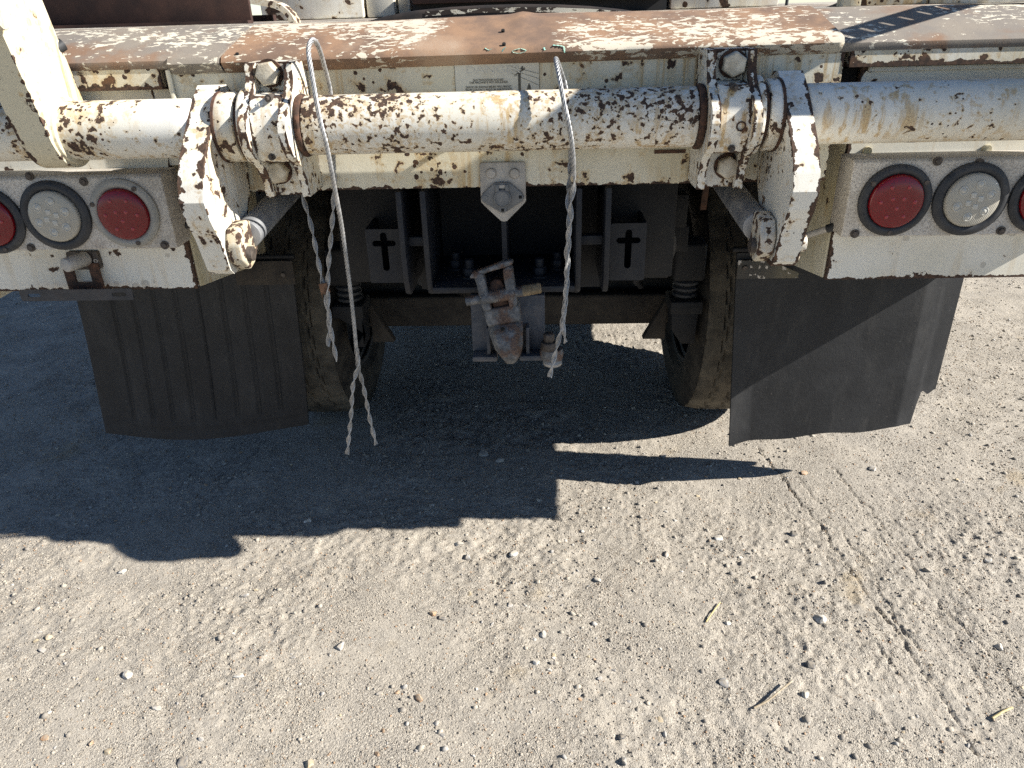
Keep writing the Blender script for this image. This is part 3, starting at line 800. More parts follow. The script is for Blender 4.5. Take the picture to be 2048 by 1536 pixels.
o.location = (p.x, p.y, float(g_height(p.x, p.y)) + 0.001); o.rotation_euler = (0.15, 0.1, 0.4)
tag(o, 'brown wood chip at the tip of the tapering shadow', 'wood chip')

# ------------------------------------------------------------------ the truck
T = empty('utility_truck', (0, 2.44, 0))
tag(T, 'rear of a weathered white utility truck with rusted tail tube, lights and mudflaps', 'truck')
def part(mb, name, mat, parent=T, bevel=0.0, seg=2, smooth=38, label=None):
    o = mb.build(name, mat, None, bevel, seg, smooth)
    o.parent = parent
    if parent is T: o.matrix_parent_inverse = Matrix.Translation(-T.location)
    if label: o['label'] = label
    return o
def adopt(o, parent=T):
    o.parent = parent
    if parent is T: o.matrix_parent_inverse = Matrix.Translation(-T.location)
    return o

def wear(o, step=0.006, width=0.011, names=None, drop=None):
    """cut the mesh finely and store how near each vertex lies to a sharp edge"""
    me = o.data
    bm = bmesh.new(); bm.from_mesh(me)
    seg = []
    for e in bm.edges:
        if len(e.link_faces) == 2 and e.calc_face_angle(0) > 0.62:
            seg.append((tuple(e.verts[0].co), tuple(e.verts[1].co)))
    S = np.array(seg)
    co = np.array([v.co for v in bm.verts])
    lo, hi = co.min(0), co.max(0)
    for ax_ in range(3):
        L = hi[ax_] - lo[ax_]
        if L < step * 1.5: continue
        n = int(L / step)
        nrm = [0, 0, 0]; nrm[ax_] = 1
        for i in range(1, n):
            pc = [0, 0, 0]; pc[ax_] = lo[ax_] + L * i / n
            bmesh.ops.bisect_plane(bm, geom=bm.verts[:] + bm.edges[:] + bm.faces[:], plane_co=pc, plane_no=nrm, dist=1e-5)
    bm.to_mesh(me); bm.free()
    co = np.empty(len(me.vertices) * 3); me.vertices.foreach_get('co', co); co = co.reshape(-1, 3)
    best = np.full(len(co), 1e9)
    for a_, b_ in S:
        d = b_ - a_; l2 = max(1e-12, d @ d)
        u = np.clip(((co - a_) @ d) / l2, 0, 1)
        best = np.minimum(best, np.linalg.norm(co - (a_ + u[:, None] * d), axis=1))
    at_ = me.attributes.new('wear', 'FLOAT', 'POINT')
    at_.data.foreach_set('value', np.clip(1 - best / width, 0, 1).astype(np.float32))
    return o

# --- deck, side panels and the dark frame underneath
part(MB().box(-1.19, 1.19, 1.60, 5.6, 1.17, 1.285), 'deck', 'dark')
part(MB().box(-1.19, 1.19, 5.6, 8.2, 0.9, 2.5), 'cab', 'turret', T, 0.05)
for s in (-1, 1):
    # body side: short skirt behind the wheel, arch over it, long locker in front
    prof = [(1.537, 1.28), (1.537, .735), (2.03, .735), (2.06, .90), (2.15, 1.04), (2.62, 1.04), (2.71, .92), (2.74, .61), (5.5, .61), (5.5, 1.28)]
    part(MB().prism(prof, 'x', s * 1.205, s * 1.22), 'side_panel', 'panel', T, 0.003)
    part(MB().box(min(s * 0.84, s * 1.203), max(s * 0.84, s * 1.203), 2.76, 5.5, 0.615, 1.168), 'side_locker', 'dark')
    part(MB().prism([(1.90, -.05), (1.945, -.05), (1.945, 0.0), (1.90, 0.0)], 'x', s * 0.60, s * 0.61) if False else MB().box(min(s * .42, s * 1.2), max(s * .42, s * 1.2), 1.96, 2.92, 1.08, 1.165), 'wheel_arch', 'dark')
    # frame rails
    part(MB().prism([(s * .385, .72), (s * .385, .965), (s * .31, .965), (s * .31, .955), (s * .375, .955), (s * .375, .73), (s * .31, .73), (s * .31, .72)], 'y', 1.74, 6.5), 'frame_rail', 'dark', T, 0.002)
    part(MB().box(min(s * .222, s * .388), max(s * .222, s * .388), 1.705, 1.737, 0.735, 0.985), 'rail_end_plate', 'dark', T, 0.004)
part(MB().box(-0.22, 0.22, 1.74, 1.76, 0.70, 1.16), 'rear_crossmember', 'dark')
part(MB().box(-0.60, 0.60, 1.56, 1.60, 1.0, 1.17), 'deck_beam', 'dark')

# --- rear skirts left and right with their inner returns
for s in (-1, 1):
    xi, xo = (-0.68, -1.219) if s < 0 else (0.68, 1.219)
    a, b = min(xi, xo), max(xi, xo)
    sk = MB()
    nxs = 2
    sk.box(a, b, 1.525, 1.536, 0.785, 1.203)
    sk.box(a, b, 1.5363, 1.60, 0.7851, 0.794)
    o = part(sk, 'rear_skirt', 'skirt', T, 0.0, label='white painted rear skirt with dark chips along its bottom edge')
    wear(o, 0.009, 0.012)
    inn = MB().prism([(1.5365, .786), (1.5365, 1.165), (1.95, 1.165), (1.95, 0.74), (1.80, 0.74)], 'x', s * 0.676, s * 0.688)
    part(inn, 'skirt_return', 'panel', T, 0.003)
    # raised strip above the light box and bolt heads
    part(MB().box(min(s * .69, s * 1.2), max(s * .69, s * 1.2), 1.515, 1.5249, 1.195, 1.203), 'skirt_rib', 'skirt', T, 0.002)
    # rolled deck flange over the skirt
    z0 = 1.205 if s > 0 else 1.196
    fl_ = part(MB().box(min(s * .645, s * 1.22), max(s * .645, s * 1.22), 1.497, 1.535, z0, 1.2445), 'deck_flange', 'flange', T, 0.0)
    wear(fl_, 0.008, 0.013)
part(MB().box(.633, .68, 1.545, 1.56, 1.075, 1.20), 'gap_shade_sheet', 'black')  # black sheet added for the darkness of the open gap
part(MB().box(-.6795, -.637, 1.5265, 1.536, 1.05, 1.194), 'filler_panel', 'skirt')

# --- tail plate (behind the tube)
plate = part(MB().box(-.635, .635, 1.500, 1.512, .999, 1.237), 'tail_plate', 'plate', T, 0.0, label='cream tail plate with rust runs behind the tube')
wear(plate, 0.009, 0.010)
part(MB().box(-.62, .62, 1.5125, 1.555, .9995, 1.010), 'plate_flange', 'plate', plate)
part(MB().box(-.632, -.622, 1.493, 1.4998, 1.01, 1.23), 'plate_trim', 'plate', plate, 0.002)

# --- edge caps along the deck
SEC = [(1.499, 1.2255), (1.486, 1.231), (1.4795, 1.241), (1.4835, 1.2505), (1.492, 1.2545), (1.54, 1.2725), (1.58, 1.288), (1.62, 1.300), (1.70, 1.3015)]
def edge_cap(xl, xr, mat, dz=(0, 0), n=40, hump=None, sec=SEC, name='edge_cap', label=None):
    """xl, xr: (x at the lip, x at the top)"""
    vs, fs = [], []
    m = len(sec)
    for i in range(n + 1):
        u = i / n
        for k, (y, z) in enumerate(sec):
            g = max(0.0, min(1.0, (y - 1.4795) / (1.62 - 1.4795)))
            a = xl[0] + (xl[1] - xl[0]) * g; b = xr[0] + (xr[1] - xr[0]) * g
            x = a + (b - a) * u
            zz = z + dz[0] + (dz[1] - dz[0]) * u
            zz += 0.0018 * math.sin(x * 9 + 1) * g
            if hump and k >= 6: zz += 0.0045 * math.exp(-((x - hump) / 0.018) ** 2)
            vs.append((x, y, zz))
    o = len(vs)
    vs += [(x, y + 0.004, z - 0.005) for x, y, z in vs]
    for i in range(n):
        for k in range(m - 1):
            fs.append((i * m + k, i * m + k + 1, (i + 1) * m + k + 1, (i + 1) * m + k))
            fs.append((o + i * m + k, o + (i + 1) * m + k, o + (i + 1) * m + k + 1, o + i * m + k + 1))
        for k in (0, m - 1): fs.append((i * m + k, (i + 1) * m + k, o + (i + 1) * m + k, o + i * m + k))
    for i in (0, n):
        for k in range(m - 1): fs.append((i * m + k, i * m + k + 1, o + i * m + k + 1, o + i * m + k))
    return part(MB().add(vs, fs), name, mat, T, 0, 2, 50, label)
xa, xb = at(440, 128, 1.48).x, at(507, 57, 1.62).x
xc, xd = at(332, 130, 1.48).x, at(404, 57, 1.62).x
xe, xf = at(1690, 95, 1.48).x, at(1622, 25, 1.62).x
cap_mid = edge_cap((xa + .002, xb + .002), (xe - .002, xf - .002), 'cap', (0.0, 0.007), 90, at(1045, 40, 1.62).x, label='orange rusted edge cap with flakes of white paint')
edge_cap((xc + .002, xd + .002), (xa - .002, xb - .002), 'cap_grey', (-.001, 0), 10)
SEC_R = [(1.494, 1.236), (1.4945, 1.246), (1.503, 1.2515), (1.54, 1.268), (1.58, 1.284), (1.62, 1.300), (1.70, 1.3015)]
edge_cap((-1.22, -1.22), (xc - .002, xd - .002), 'cap_grey', (0, 0), 30, None, SEC_R)
edge_cap((xe + .002, xf + .002), (1.22, 1.22), 'cap_grey', (0, 0), 30, None, SEC_R)
part(MB().box(-1.2, 1.2, 1.70, 5.5, 1.2865, 1.2985), 'deck_plate', 'cap_grey')
for px, py in ((1006, 63), (1008, 90), (475, 110)):     # rivet holes, solid black plugs in place of the shade inside
    p = at(px, py, 1.56)
    g = (p.y, p.z)
    q = None
    for yy in np.linspace(1.49, 1.62, 120):
        w = at(px, py, yy); zc = 1.2545 + (yy - 1.492) / (1.62 - 1.492) * (1.300 - 1.2545)
        if w.z <= zc + 0.0035 + 0.003: q = w; break
    if q is None: continue
    part(MB().cyl(q + Vector((0, -.0012, .003)), q + Vector((0, .004, -.006)), 0.0034, n=10), 'rivet_hole', 'black', cap_mid)
def on_cap(px, py, lift=0.0028):
    for yy in np.linspace(1.4765, 1.62, 500):
        w = at(px, py, yy)
        u = (w.x - xa) / (xe - xa)
        zc = np.interp(yy, [1.4785, 1.4795] + [s[0] for s in SEC[3:]], [1.20, 1.241] + [s[1] for s in SEC[3:]]) + 0.007 * u + 0.0018 * math.sin(w.x * 9 + 1) * (yy - 1.4795) / 0.1405
        if w.z <= zc + lift: return w
    return at(px, py, 1.55)
def stroke(pts, w, name='marker_stroke'):
    P = [on_cap(*p) for p in catmull([(x, y, 0) for x, y in pts], 5) for p in [(p.x, p.y)]]
    b = MB(); m = len(P)
    vs = []
    for i, p in enumerate(P):
        d = P[min(i + 1, m - 1)] - P[max(i - 1, 0)]
        q = Vector((0, -0.36, 0.93)).cross(d).normalized() * w * (0.75 + 0.4 * math.sin(i * 1.9))
        vs += [p - q, p + q]
    b.add(vs, [(2 * i, 2 * i + 1, 2 * i + 3, 2 * i + 2) for i in range(m - 1)])
    return part(b, name, 'turquoise', cap_mid, 0, 2, 0)
stroke([(1004, 103), (1008, 97), (1012, 94)], .0022)
stroke([(1040, 97), (1028, 100), (1026, 104), (1036, 106), (1048, 104), (1051, 100), (1042, 97)], .0018)
stroke([(1088, 95), (1090, 100)], .0018)
stroke([(1106, 90), (1118, 91), (1127, 93), (1129, 99), (1130, 105)], .0022)
stroke([(970, 96), (978, 100), (984, 97)], .0010)

# --- pivot tube in three lengths
TY, TZ, TR = 1.42, 1.1345, 0.052
def tube(x0, x1, mat, label, n=36):
    b = MB()
    k = max(2, int((x1 - x0) / 0.03))
    prof = [(TR - .004, x0), (TR - .001, x0 + .001)] + [(TR, x0 + .003 + (x1 - x0 - .006) * i / k) for i in range(k + 1)] + [(TR - .001, x1 - .001), (TR - .004, x1)]
    prof = [(0.0, x0)] + prof + [(0.0, x1)]
    b.lathe(prof, (0, TY, TZ), 'x', n)
    return part(b, 'pivot_tube', mat, T, 0, 2, 50, label)
tube(-.3515, .354, 'tube', 'middle length of white tube pitted with many rust spots')
tl = tube(-1.12, -.5535, 'tube_side', 'left length of white tube with a cluster of dark chips')
tr = tube(.5445, 1.115, 'tube_side', 'right length of white tube with rust drips along its top')
for x0, x1, r, m in ((-.363, -.352, .0555, 'rust'), (.3545, .366, .0565, 'rust'), (-.508, -.470, .0615, 'boss'), (.474, .499, .0615, 'boss'), (-.4695, -.462, .058, 'rust'), (.4655, .4735, .058, 'rust'),
                     (-.4615, -.4495, .068, 'clamp'), (.4525, .465, .068, 'clamp')):
    part(MB().cyl((x0, TY, TZ), (x1, TY, TZ), r, n=36), 'tube_collar', m, T, 0.004)

# --- saddle clamps that hold the tube
def clamp(x0, x1, zt, zb, seed, bolts, fit, label):
    rib = 0.015
    def web_prof():
        pts = [(1.499, zt), (1.433, zt), (1.433, 1.194)]
        for a in np.linspace(52, -52, 15):
            pts.append((TY - 0.072 * math.cos(math.radians(a)), TZ + 0.072 * math.sin(math.radians(a))))
        return pts + [(1.433, 1.072), (1.433, zb), (1.499, zb)]
    def rib_prof():
        return [(1.499, zt), (1.414, zt), (1.407, 1.215), (1.385, 1.188), (1.352, 1.172), (1.332, 1.155), (1.3265, 1.135), (1.331, 1.112), (1.350, 1.090), (1.382, 1.070), (1.404, 1.040), (1.412, zb), (1.499, zb)]
    web = MB().prism(web_prof(), 'x', x0 + rib, x1 - rib)
    o = part(web, 'saddle_clamp', 'clamp', T, 0.0, 1, label=label)
    wear(o, 0.006, 0.009)
    for a, b in ((x0, x0 + rib - .0003), (x1 - rib + .0003, x1)):
        wear(part(MB().prism(rib_prof(), 'x', a, b), 'clamp_rib', 'clamp', o, 0.0, 1, 20), 0.005, 0.010)
    xm = (x0 + x1) / 2
    for (px, py, r, mat) in bolts:
        p = at(px, py, 1.412)
        part(MB().cyl((p.x, 1.4328, p.z), (p.x, 1.427, p.z), r * 1.12, n=24), 'washer', 'rust', o)
        part(MB().hexhead((p.x, 1.4268, p.z), r, 0.020, rot=0.3 + seed), 'bolt_head', mat, o, 0.0012)
    for px, py in fit:
        p = at(px, py, 1.365)
        part(MB().cyl((p.x, 1.385, p.z), (p.x, 1.358, p.z), .0062, n=10).cyl((p.x, 1.358, p.z), (p.x, 1.350, p.z), .0035, .0028, n=8), 'grease_fitting', 'screw', o)
    return o
cl = clamp(-.449, -.364, 1.243, 1.006, 0.1, [(533, 148, .0215, 'bolt'), (553, 346, .0215, 'bolt')], [(538, 196), (545, 313)], 'left saddle clamp with rust along its ribs')
cr = clamp(.367, .452, 1.245, 1.006, 0.4, [(1470, 129, .0215, 'bolt'), (1457, 336, .0205, 'bolt')], [(1468, 174), (1462, 296)], 'right saddle clamp with rust along its ribs')
# casting marks
def text_mesh(s, size, mat, parent, loc, name, ext=0.0004, rotx=math.pi / 2, sx=1.0, align='CENTER'):
    cu = bpy.data.curves.new(name, 'FONT')
    cu.body = s; cu.size = size; cu.align_x = align; cu.extrude = ext; cu.resolution_u = 2
    tmp = bpy.data.objects.new(name, cu)
    COL.objects.link(tmp)
    bpy.context.view_layer.update()
    me = bpy.data.meshes.new_from_object(tmp)
    bpy.data.objects.remove(tmp)
    mt = Matrix.Translation(loc) @ Matrix.Rotation(rotx, 4, 'X') @ Matrix.Diagonal((sx, 1, 1, 1))
    me.transform(mt)
    me.materials.clear()
    o = link(name, me, mat, None, 0)
    return adopt(o, parent)
p = at(1477, 272, 1.352)
text_mesh('2', 0.014, 'clamp', cr, (p.x, 1.3495, p.z), 'cast_number', 0.0012)
p = at(1481, 252, 1.352)
part(MB().lathe([(.0085, 0), (.0085, -.002), (.006, -.002), (.006, 0)], (p.x, 1.3485, p.z), 'y', 20), 'cast_ring', 'rust', cr)
p = at(520, 212, 1.36)
text_mesh('H', 0.009, 'clamp', cl, (p.x, 1.3500, p.z), 'cast_letter', 0.001)

# --- crank plates on the tube and the cylinders that turn them
CP = [(1.4985, 1.150), (1.490, 1.187), (1.468, 1.2045), (1.442, 1.206), (1.415, 1.190), (1.352, 1.140), (1.308, 1.100), (1.280, 1.062), (1.270, 1.030),
      (1.278, .998), (1.300, .958), (1.314, .915), (1.322, .892), (1.336, .880), (1.358, .879), (1.380, .887), (1.402, .902), (1.450, .960), (1.486, 1.000), (1.4985, 1.040), (1.4985, 1.105)]
def crank(x0, x1, s, label):
    o = part(MB().prism(CP, 'x', x0, x1), 'crank_plate', 'crank', T, 0.0, 1, 20, label=label)
    wear(o, 0.007, 0.013)
    xi = x1 if s < 0 else x0
    py, pz = 1.346, .916
    part(MB().cyl((xi - s * .001, TY, TZ), (xi - s * .006, TY, TZ), .063, n=32), 'weld_bead', 'rust', o)
    # pin and clevis on the inner side
    a, b = xi - s * .002, xi - s * .030
    part(MB().cyl((a + s * .05, py, pz), (b - s * .010, py, pz), .014, n=20), 'pin', 'screw', o, 0.001)
    if s > 0:
        part(MB().cyl((x1 + .001, py, pz + .004), (x1 + .016, py, pz + .004), .017, n=16).cyl((x1 + .001, py + .004, pz - .022), (x1 + .010, py + .004, pz - .022), .010, n=12), 'pin_end', 'clevis', o, 0.002)
    body = [(py - .026, pz - .008), (py - .030, pz + .024), (py - .014, pz + .052), (py + .030, pz + .058), (py + .055, pz + .045), (py + .055, pz - .005), (py + .028, pz - .026), (py + .002, pz - .032)]
    cyo = part(MB().prism(body, 'x', min(a, b), max(a, b)), 'cylinder_clevis', 'clevis', T, 0.005, 3, label='scarred steel clevis pinned to the crank plate')
    xm = (a + b) / 2 - s * .004
    p0 = Vector((xm, py + .035, pz + .026)); p1 = Vector((xm - s * .0, 1.53, .955)); p2 = Vector((xm, 2.3, 1.02))
    part(MB().cyl(p0, p2, .0265, n=28), 'hydraulic_cylinder', 'rod', T, 0.002)
    return o
crank(-.553, -.509, -1, 'left crank plate of white paint with dark chipped edges')
crank(.500, .544, 1, 'right crank plate of white paint with dark chipped edges')

# --- lift arms standing on the tube
def lift_arm(x0, x1, label, top=1.95):
    lean = 0.25
    prof = []
    for a in np.linspace(200, 340, 15):
        prof.append((1.423 + .066 * math.cos(math.radians(a)) * 1.05, TZ + .066 * math.sin(math.radians(a))))
    up = top - TZ
    prof += [(1.492, TZ + .02), (1.492 - lean * up + .01, top), (1.352 - lean * up, top), (1.352, TZ - 0.01)]
    o = part(MB().prism(prof, 'x', x0, x1), 'lift_arm', 'arm', T, 0.0, 1, 25, label=label)
    wear(o, 0.010, 0.012)
    part(MB().cyl((x0 - .003, TY, TZ), (x1 + .006, TY, TZ), .060, n=32), 'arm_collar', 'arm', o, 0.003)
    return o
la = lift_arm(-.858, -.800, 'left lift arm of cream painted box steel')
q = ray(63, 36); k = -.80 / q.x; pb = _c + q * k
part(MB().cyl((-.7995, pb.y, pb.z), (-.772, pb.y, pb.z), .0165, n=20), 'arm_bolt', 'bolt', la, 0.002)
part(MB().cyl((-.7998, pb.y + .004, pb.z - .004), (-.792, pb.y + .004, pb.z - .004), .0235, n=20), 'bolt_washer', 'arm', la, 0.001)
lift_arm(1.035, 1.095, 'right lift arm of cream painted box steel', 1.79)
part(MB().path(catmull([(-1.05, 1.36, 1.24), (-.93, 1.37, 1.215), (-.86, 1.40, 1.235), (-.80, 1.47, 1.28)], 8), .011, 10), 'hydraulic_hose', 'rubber')

# --- tail light boxes
def light_box(s, xi, lamps, label):
    xo = s * 1.17
    a, b = min(xi, xo), max(xi, xo)
    z0, z1 = .897, 1.0465
    prof = [(1.4545, z0), (1.4545, z1 - .006), (1.462, z1), (1.5245, z1), (1.5245, z0)]
    o = part(MB().prism(prof, 'x', a, b), 'light_box', 'lightbox', T, 0.003, 3, label=label)
    for px, py in ([(1958, 325), (1709, 467), (2001, 461)] if s > 0 else [(168, 363), (63, 495), (330, 490)]):
        p = at(px, py, 1.4545)
        part(MB().cyl((p.x, 1.4546, p.z), (p.x, 1.4515, p.z), .0085, n=16).hexhead((p.x, 1.4516, p.z), .0055, .003), 'box_screw', 'screw', o)
    p = at(1875, 322, 1.4545) if s > 0 else at(60, 352, 1.4545)
    part(MB().cyl((p.x, 1.4546, p.z), (p.x, 1.4515, p.z), .0085, n=16).hexhead((p.x, 1.4516, p.z), .0055, .003), 'box_screw', 'screw', o)
    for (cx, cz, kind, lab) in lamps:
        fl = 'greyflange' if kind == 'red_grey' else 'rubber'
        R = .0685 if kind != 'clear' else .0700
        ring = [(.0505, 1.4535), (R, 1.4535), (R, 1.4475), (R - .005, 1.4435), (.0575, 1.4425), (.0535, 1.4445), (.0505, 1.4475)]
        lp = part(MB().lathe([(r, y) for r, y in ring], (cx, 0, cz), 'y', 48, True), 'tail_light', fl, T, 0, 2, 40, lab)
        m = 'clear' if kind == 'clear' else 'red'
        dome = [(.0512, 1.4535), (.0512, 1.4425), (.0495, 1.4395), (.046, 1.4378), (.030, 1.4358), (.012, 1.4350), (0.0002, 1.4348)]
        part(MB().lathe(dome, (cx, 0, cz), 'y', 48), 'lens', m, lp, 0, 2, 50)
        if kind == 'clear':
            for i in range(6):
                w = math.radians(20 + 60 * i)
                ex, ez = cx + .031 * math.cos(w), cz + .031 * math.sin(w)
                part(MB().lathe([(.0085, 1.437), (.0085, 1.4350), (.0070, 1.4345), (.0062, 1.4358), (.0045, 1.4352), (.003, 1.4338), (.0002, 1.4333)], (ex, 0, ez), 'y', 18), 'led_optic', 'led_clear', lp)
            for i in range(4):
                w = math.radians(20 + 90 * i)
                ex, ez = cx + .0115 * math.cos(w), cz + .0115 * math.sin(w)
                part(MB().box(ex - .0052, ex + .0052, 1.4335, 1.437, ez - .0052, ez + .0052), 'led_optic', 'led_clear', lp, 0.0012)
        else:
            for (rr, n, w0) in ((.032, 6, 0), (.012, 3, 30)):
                for i in range(n):
                    w = math.radians(w0 + 360 / n * i)
                    ex, ez = cx + rr * math.cos(w), cz + rr * math.sin(w)
                    part(MB().lathe([(.0042, 1.4372), (.0036, 1.4350), (.0018, 1.4342), (.0002, 1.4340)], (ex, 0, ez), 'y', 12), 'led_optic', 'led_red', lp)
            for w in ((35, 145, 270) if s > 0 else (55, 160, 285)):
                w = math.radians(w)
                ex, ez = cx + .0605 * math.cos(w), cz + .0605 * math.sin(w)
                part(MB().cyl((ex, 1.4455, ez), (ex, 1.4405, ez), .0046, n=12), 'ring_screw', 'screw', lp)
    return o
light_box(1, .668, [(.756, .969, 'red', 'red lamp in a black ring, inner lamp of the right box'), (.898, .969, 'clear', 'clear lamp in a black ring on the right box'),
                    (1.040, .969, 'red', 'red lamp in a black ring at the right edge')], 'speckled grey light box on the right skirt')
light_box(-1, -.668, [(-.756, .971, 'red_grey', 'red lamp in a grey ring on the left box'), (-.898, .969, 'clear', 'clear lamp in a black ring on the left box'),
                      (-1.036, .962, 'red', 'red lamp in a black ring at the left edge')], 'speckled grey light box on the left skirt')
# cable stubs into the boxes
pa, pb = at(1692, 446, 1.49), at(1590, 478, 1.56)
part(MB().path([pa, pa.lerp(pb, .35)], .0085, 10), 'cable_sleeve', 'rubber')
part(MB().path([pa.lerp(pb, .3), pb, at(1560, 486, 1.62)], .0065, 10), 'light_cable', 'steel')
pa, pb = at(345, 458, 1.49), at(385, 445, 1.53)
part(MB().path([pa, pb], .0085, 10), 'cable_sleeve', 'rubber')
for px, py in ((1733, 302), (1972, 298)):
    p = at(px, py, 1.524)
    part(MB().cyl((p.x, 1.5248, p.z), (p.x, 1.518, p.z), .0085, n=14), 'skirt_bolt', 'panel')

# --- number plate bracket under the left box
b0 = at(42, 588, 1.47); b1 = at(268, 590, 1.47)
zc = (b0.z + b1.z) / 2
def slot(cx, cz, hw, hh, n=6):
    pts = []
    for sgn in (1, -1):
        for i in range(n + 1):
            w = math.radians(-90 + 180 * i / n)
            pts.append((cx + sgn * (hw - hh + hh * math.cos(w)), cz + sgn * hh * math.sin(w)))
    return pts
bar = adopt(holed('plate_bracket', rounded(b0.x, b1.x, zc - .0125, zc + .0125, .004), [slot(b0.x + .030, zc, .014, .0045), slot(b1.x - .030, zc, .016, .0045)], 1.466, 1.470, 'gasket', None))
bar['label'] = 'black slotted number plate bracket under the left light box'
c0, c1 = at(128, 560, 1.50).x, at(200, 560, 1.50).x
zt = at(160, 508, 1.51).z
arm_out = [(c0, zc - .010), (c1, zc - .010), (c1, zt - .020), (c1 - .022, zt - .020), (c1 - .022, zc + .014), (c0 + .022, zc + .014), (c0 + .022, zt - .020), (c0, zt - .020)]
part(MB().prism(arm_out, 'y', 1.506, 1.512), 'bracket_leg', 'rust', bar, 0.001)
part(MB().box(c0 + .004, c1 - .004, 1.4705, 1.5058, zc - .009, zc - .005), 'bracket_foot', 'rust', bar)
lamp = part(MB().prism(rounded(c0 + .012, c1 + .002, zt - .036, zt + .004, .006), 'y', 1.513, 1.5246), 'plate_lamp', 'screw', T, 0.001)
pk = at(145, 523, 1.49)
part(MB().cyl((pk.x + .018, 1.513, pk.z), (pk.x, 1.462, pk.z), .0155, .0150, n=24), 'lamp_knob', 'steel', lamp, 0.003)
for ox, oz in ((.012, -.006), (-.004, .0)):
    part(MB().lathe([(.0045, 1.5128), (.0045, 1.510), (.0025, 1.510), (.0025, 1.5128)], (c1 - .012 + ox - .004, 0, zt - .010 + oz), 'y', 14), 'lamp_screw', 'steel', lamp)

# --- trailer socket on its pointed plate
x0, x1 = at(959, 340, 1.49).x, at(1051, 340, 1.49).x
zt, zs, zp = at(1004, 325, 1.49).z, at(1004, 408, 1.49).z, at(1004, 444, 1.49).z
xm = (x0 + x1) / 2
pl = [(x0 + .004, zt), (x1 - .004, zt), (x1, zt - .004), (x1, zs + .004), (x1 - .006, zs - .003), (xm + .006, zp + .001), (xm, zp), (xm - .006, zp + .001), (x0 + .006, zs - .003), (x0, zs + .004), (x0, zt - .004)]
sp = part(MB().prism(pl, 'y', 1.4915, 1.4995), 'socket_plate', 'steel', T, 0.0015, label='grey pointed plate holding the trailer socket')
for px, py in ((982, 347), (1029, 347)):
    p = at(px, py, 1.49)
    part(MB().lathe([(.0105, 1.4914), (.0105, 1.4895), (.0085, 1.4865), (.005, 1.4858), (.0002, 1.4858)], (p.x, 0, p.z), 'y', 20), 'carriage_bolt', 'steel', sp)
pc = at(1005, 397, 1.485)
dm = []
for dx, dz in ((-.044, .002), (-.040, .010), (-.020, .028), (-.014, .032), (.014, .032), (.020, .028), (.040, .010), (.044, .002), (.040, -.006), (.008, -.026), (0, -.030), (-.008, -.026), (-.040, -.006)):
    dm.append((pc.x + dx, pc.z + dz))
so = part(MB().prism(dm, 'y', 1.482, 1.4912), 'trailer_socket', 'plug', T, 0.003, 3, label='grey trailer socket with a hinged round lid')
part(MB().lathe([(.0185, 1.4818), (.0175, 1.4755), (.0145, 1.4735), (.0138, 1.4748), (.010, 1.4748), (.0002, 1.4740)], (pc.x, 0, pc.z + .001), 'y', 32), 'socket_lid', 'plug', so)
part(MB().prism([(pc.x - .010, pc.z - .010), (pc.x + .010, pc.z - .010), (pc.x + .007, pc.z - .026), (pc.x - .007, pc.z - .026)], 'y', 1.4770, 1.4818), 'lid_tongue', 'plug', so, 0.0015)
part(MB().box(pc.x - .013, pc.x - .006, 1.4765, 1.4818, pc.z + .014, pc.z + .029).box(pc.x + .006, pc.x + .013, 1.4765, 1.4818, pc.z + .014, pc.z + .029), 'lid_hinge', 'plug', so, 0.001)
part(MB().box(pc.x - .0055, pc.x + .0055, 1.4795, 1.4818, pc.z + .0215, pc.z + .0275), 'hinge_spring', 'steel', so)
for dx, dz in ((.036, .003), (0.0, -.0215)):
    part(MB().box(pc.x + dx - .003, pc.x + dx + .003, 1.4764 if dx == 0 else 1.4812, 1.4819, pc.z + dz - .003, pc.z + dz + .003), 'screw_hole', 'black', so)  # solid black squares, the shade of the holes put into the colour
part(MB().cyl((pc.x - .035, 1.4819, pc.z + .002), (pc.x - .035, 1.4805, pc.z + .002), .006, n=16), 'socket_rivet', 'plug', so)

# --- hitch frame: gussets, shelf, bolts
def gusset(xb, xt_, w, label=None):
    pr = [(1.735, .99), (1.515, .99), (1.512, .86), (1.516, .80), (1.53, .765), (1.545, .758), (1.735, .758)]
    return part(MB().prism(pr, 'x', xb, xb + w), 'hitch_gusset', 'darkedge', T, 0.003)
for x in (-.222, -.172, .148, .208): gusset(x, x, .0125)
shelf = part(MB().box(-.159, .1475, 1.505, 1.739, .772, .786), 'hitch_shelf', 'darkedge', T, 0.003, label='blue grey shelf plate with four bolts')
part(MB().box(-.007, .004, 1.53, 1.738, .787, .985), 'centre_rib', 'darkedge', T, 0.002)
part(MB().box(-.209, -.1725, 1.55, 1.575, .865, .885).box(.161, .2075, 1.55, 1.575, .862, .882), 'gusset_tie', 'darkedge', T, 0.002)
for px, py in ((940, 552), (1079, 550)):
    p = gnd(px, py, .787)
    sh = part(MB().lathe([(.0002, .0), (.024, .0), (.024, .0035), (.0002, .0035)], (p.x, p.y, .7865), 'z', 24), 'shelf_washer', 'darkedge', shelf)
    part(MB().hexhead((p.x, p.y, .7902), .0165, .017, (0, 0, 1)).cyl((p.x, p.y, .807), (p.x, p.y, .826), .0105, n=16), 'shelf_nut', 'darkedge', shelf, 0.001)
for px, py in ((911, 541), (1115, 540)):
    p = gnd(px, py, .787)
    part(MB().lathe([(.0002, .0), (.022, .0), (.022, .0035), (.0002, .0035)], (p.x, p.y + .02, .7865), 'z', 24), 'shelf_washer', 'darkedge', shelf)
    part(MB().hexhead((p.x, p.y + .02, .7902), .0165, .017, (0, 0, 1)).cyl((p.x, p.y + .02, .807), (p.x, p.y + .02, .824), .0105, n=16), 'shelf_nut', 'darkedge', shelf, 0.001)
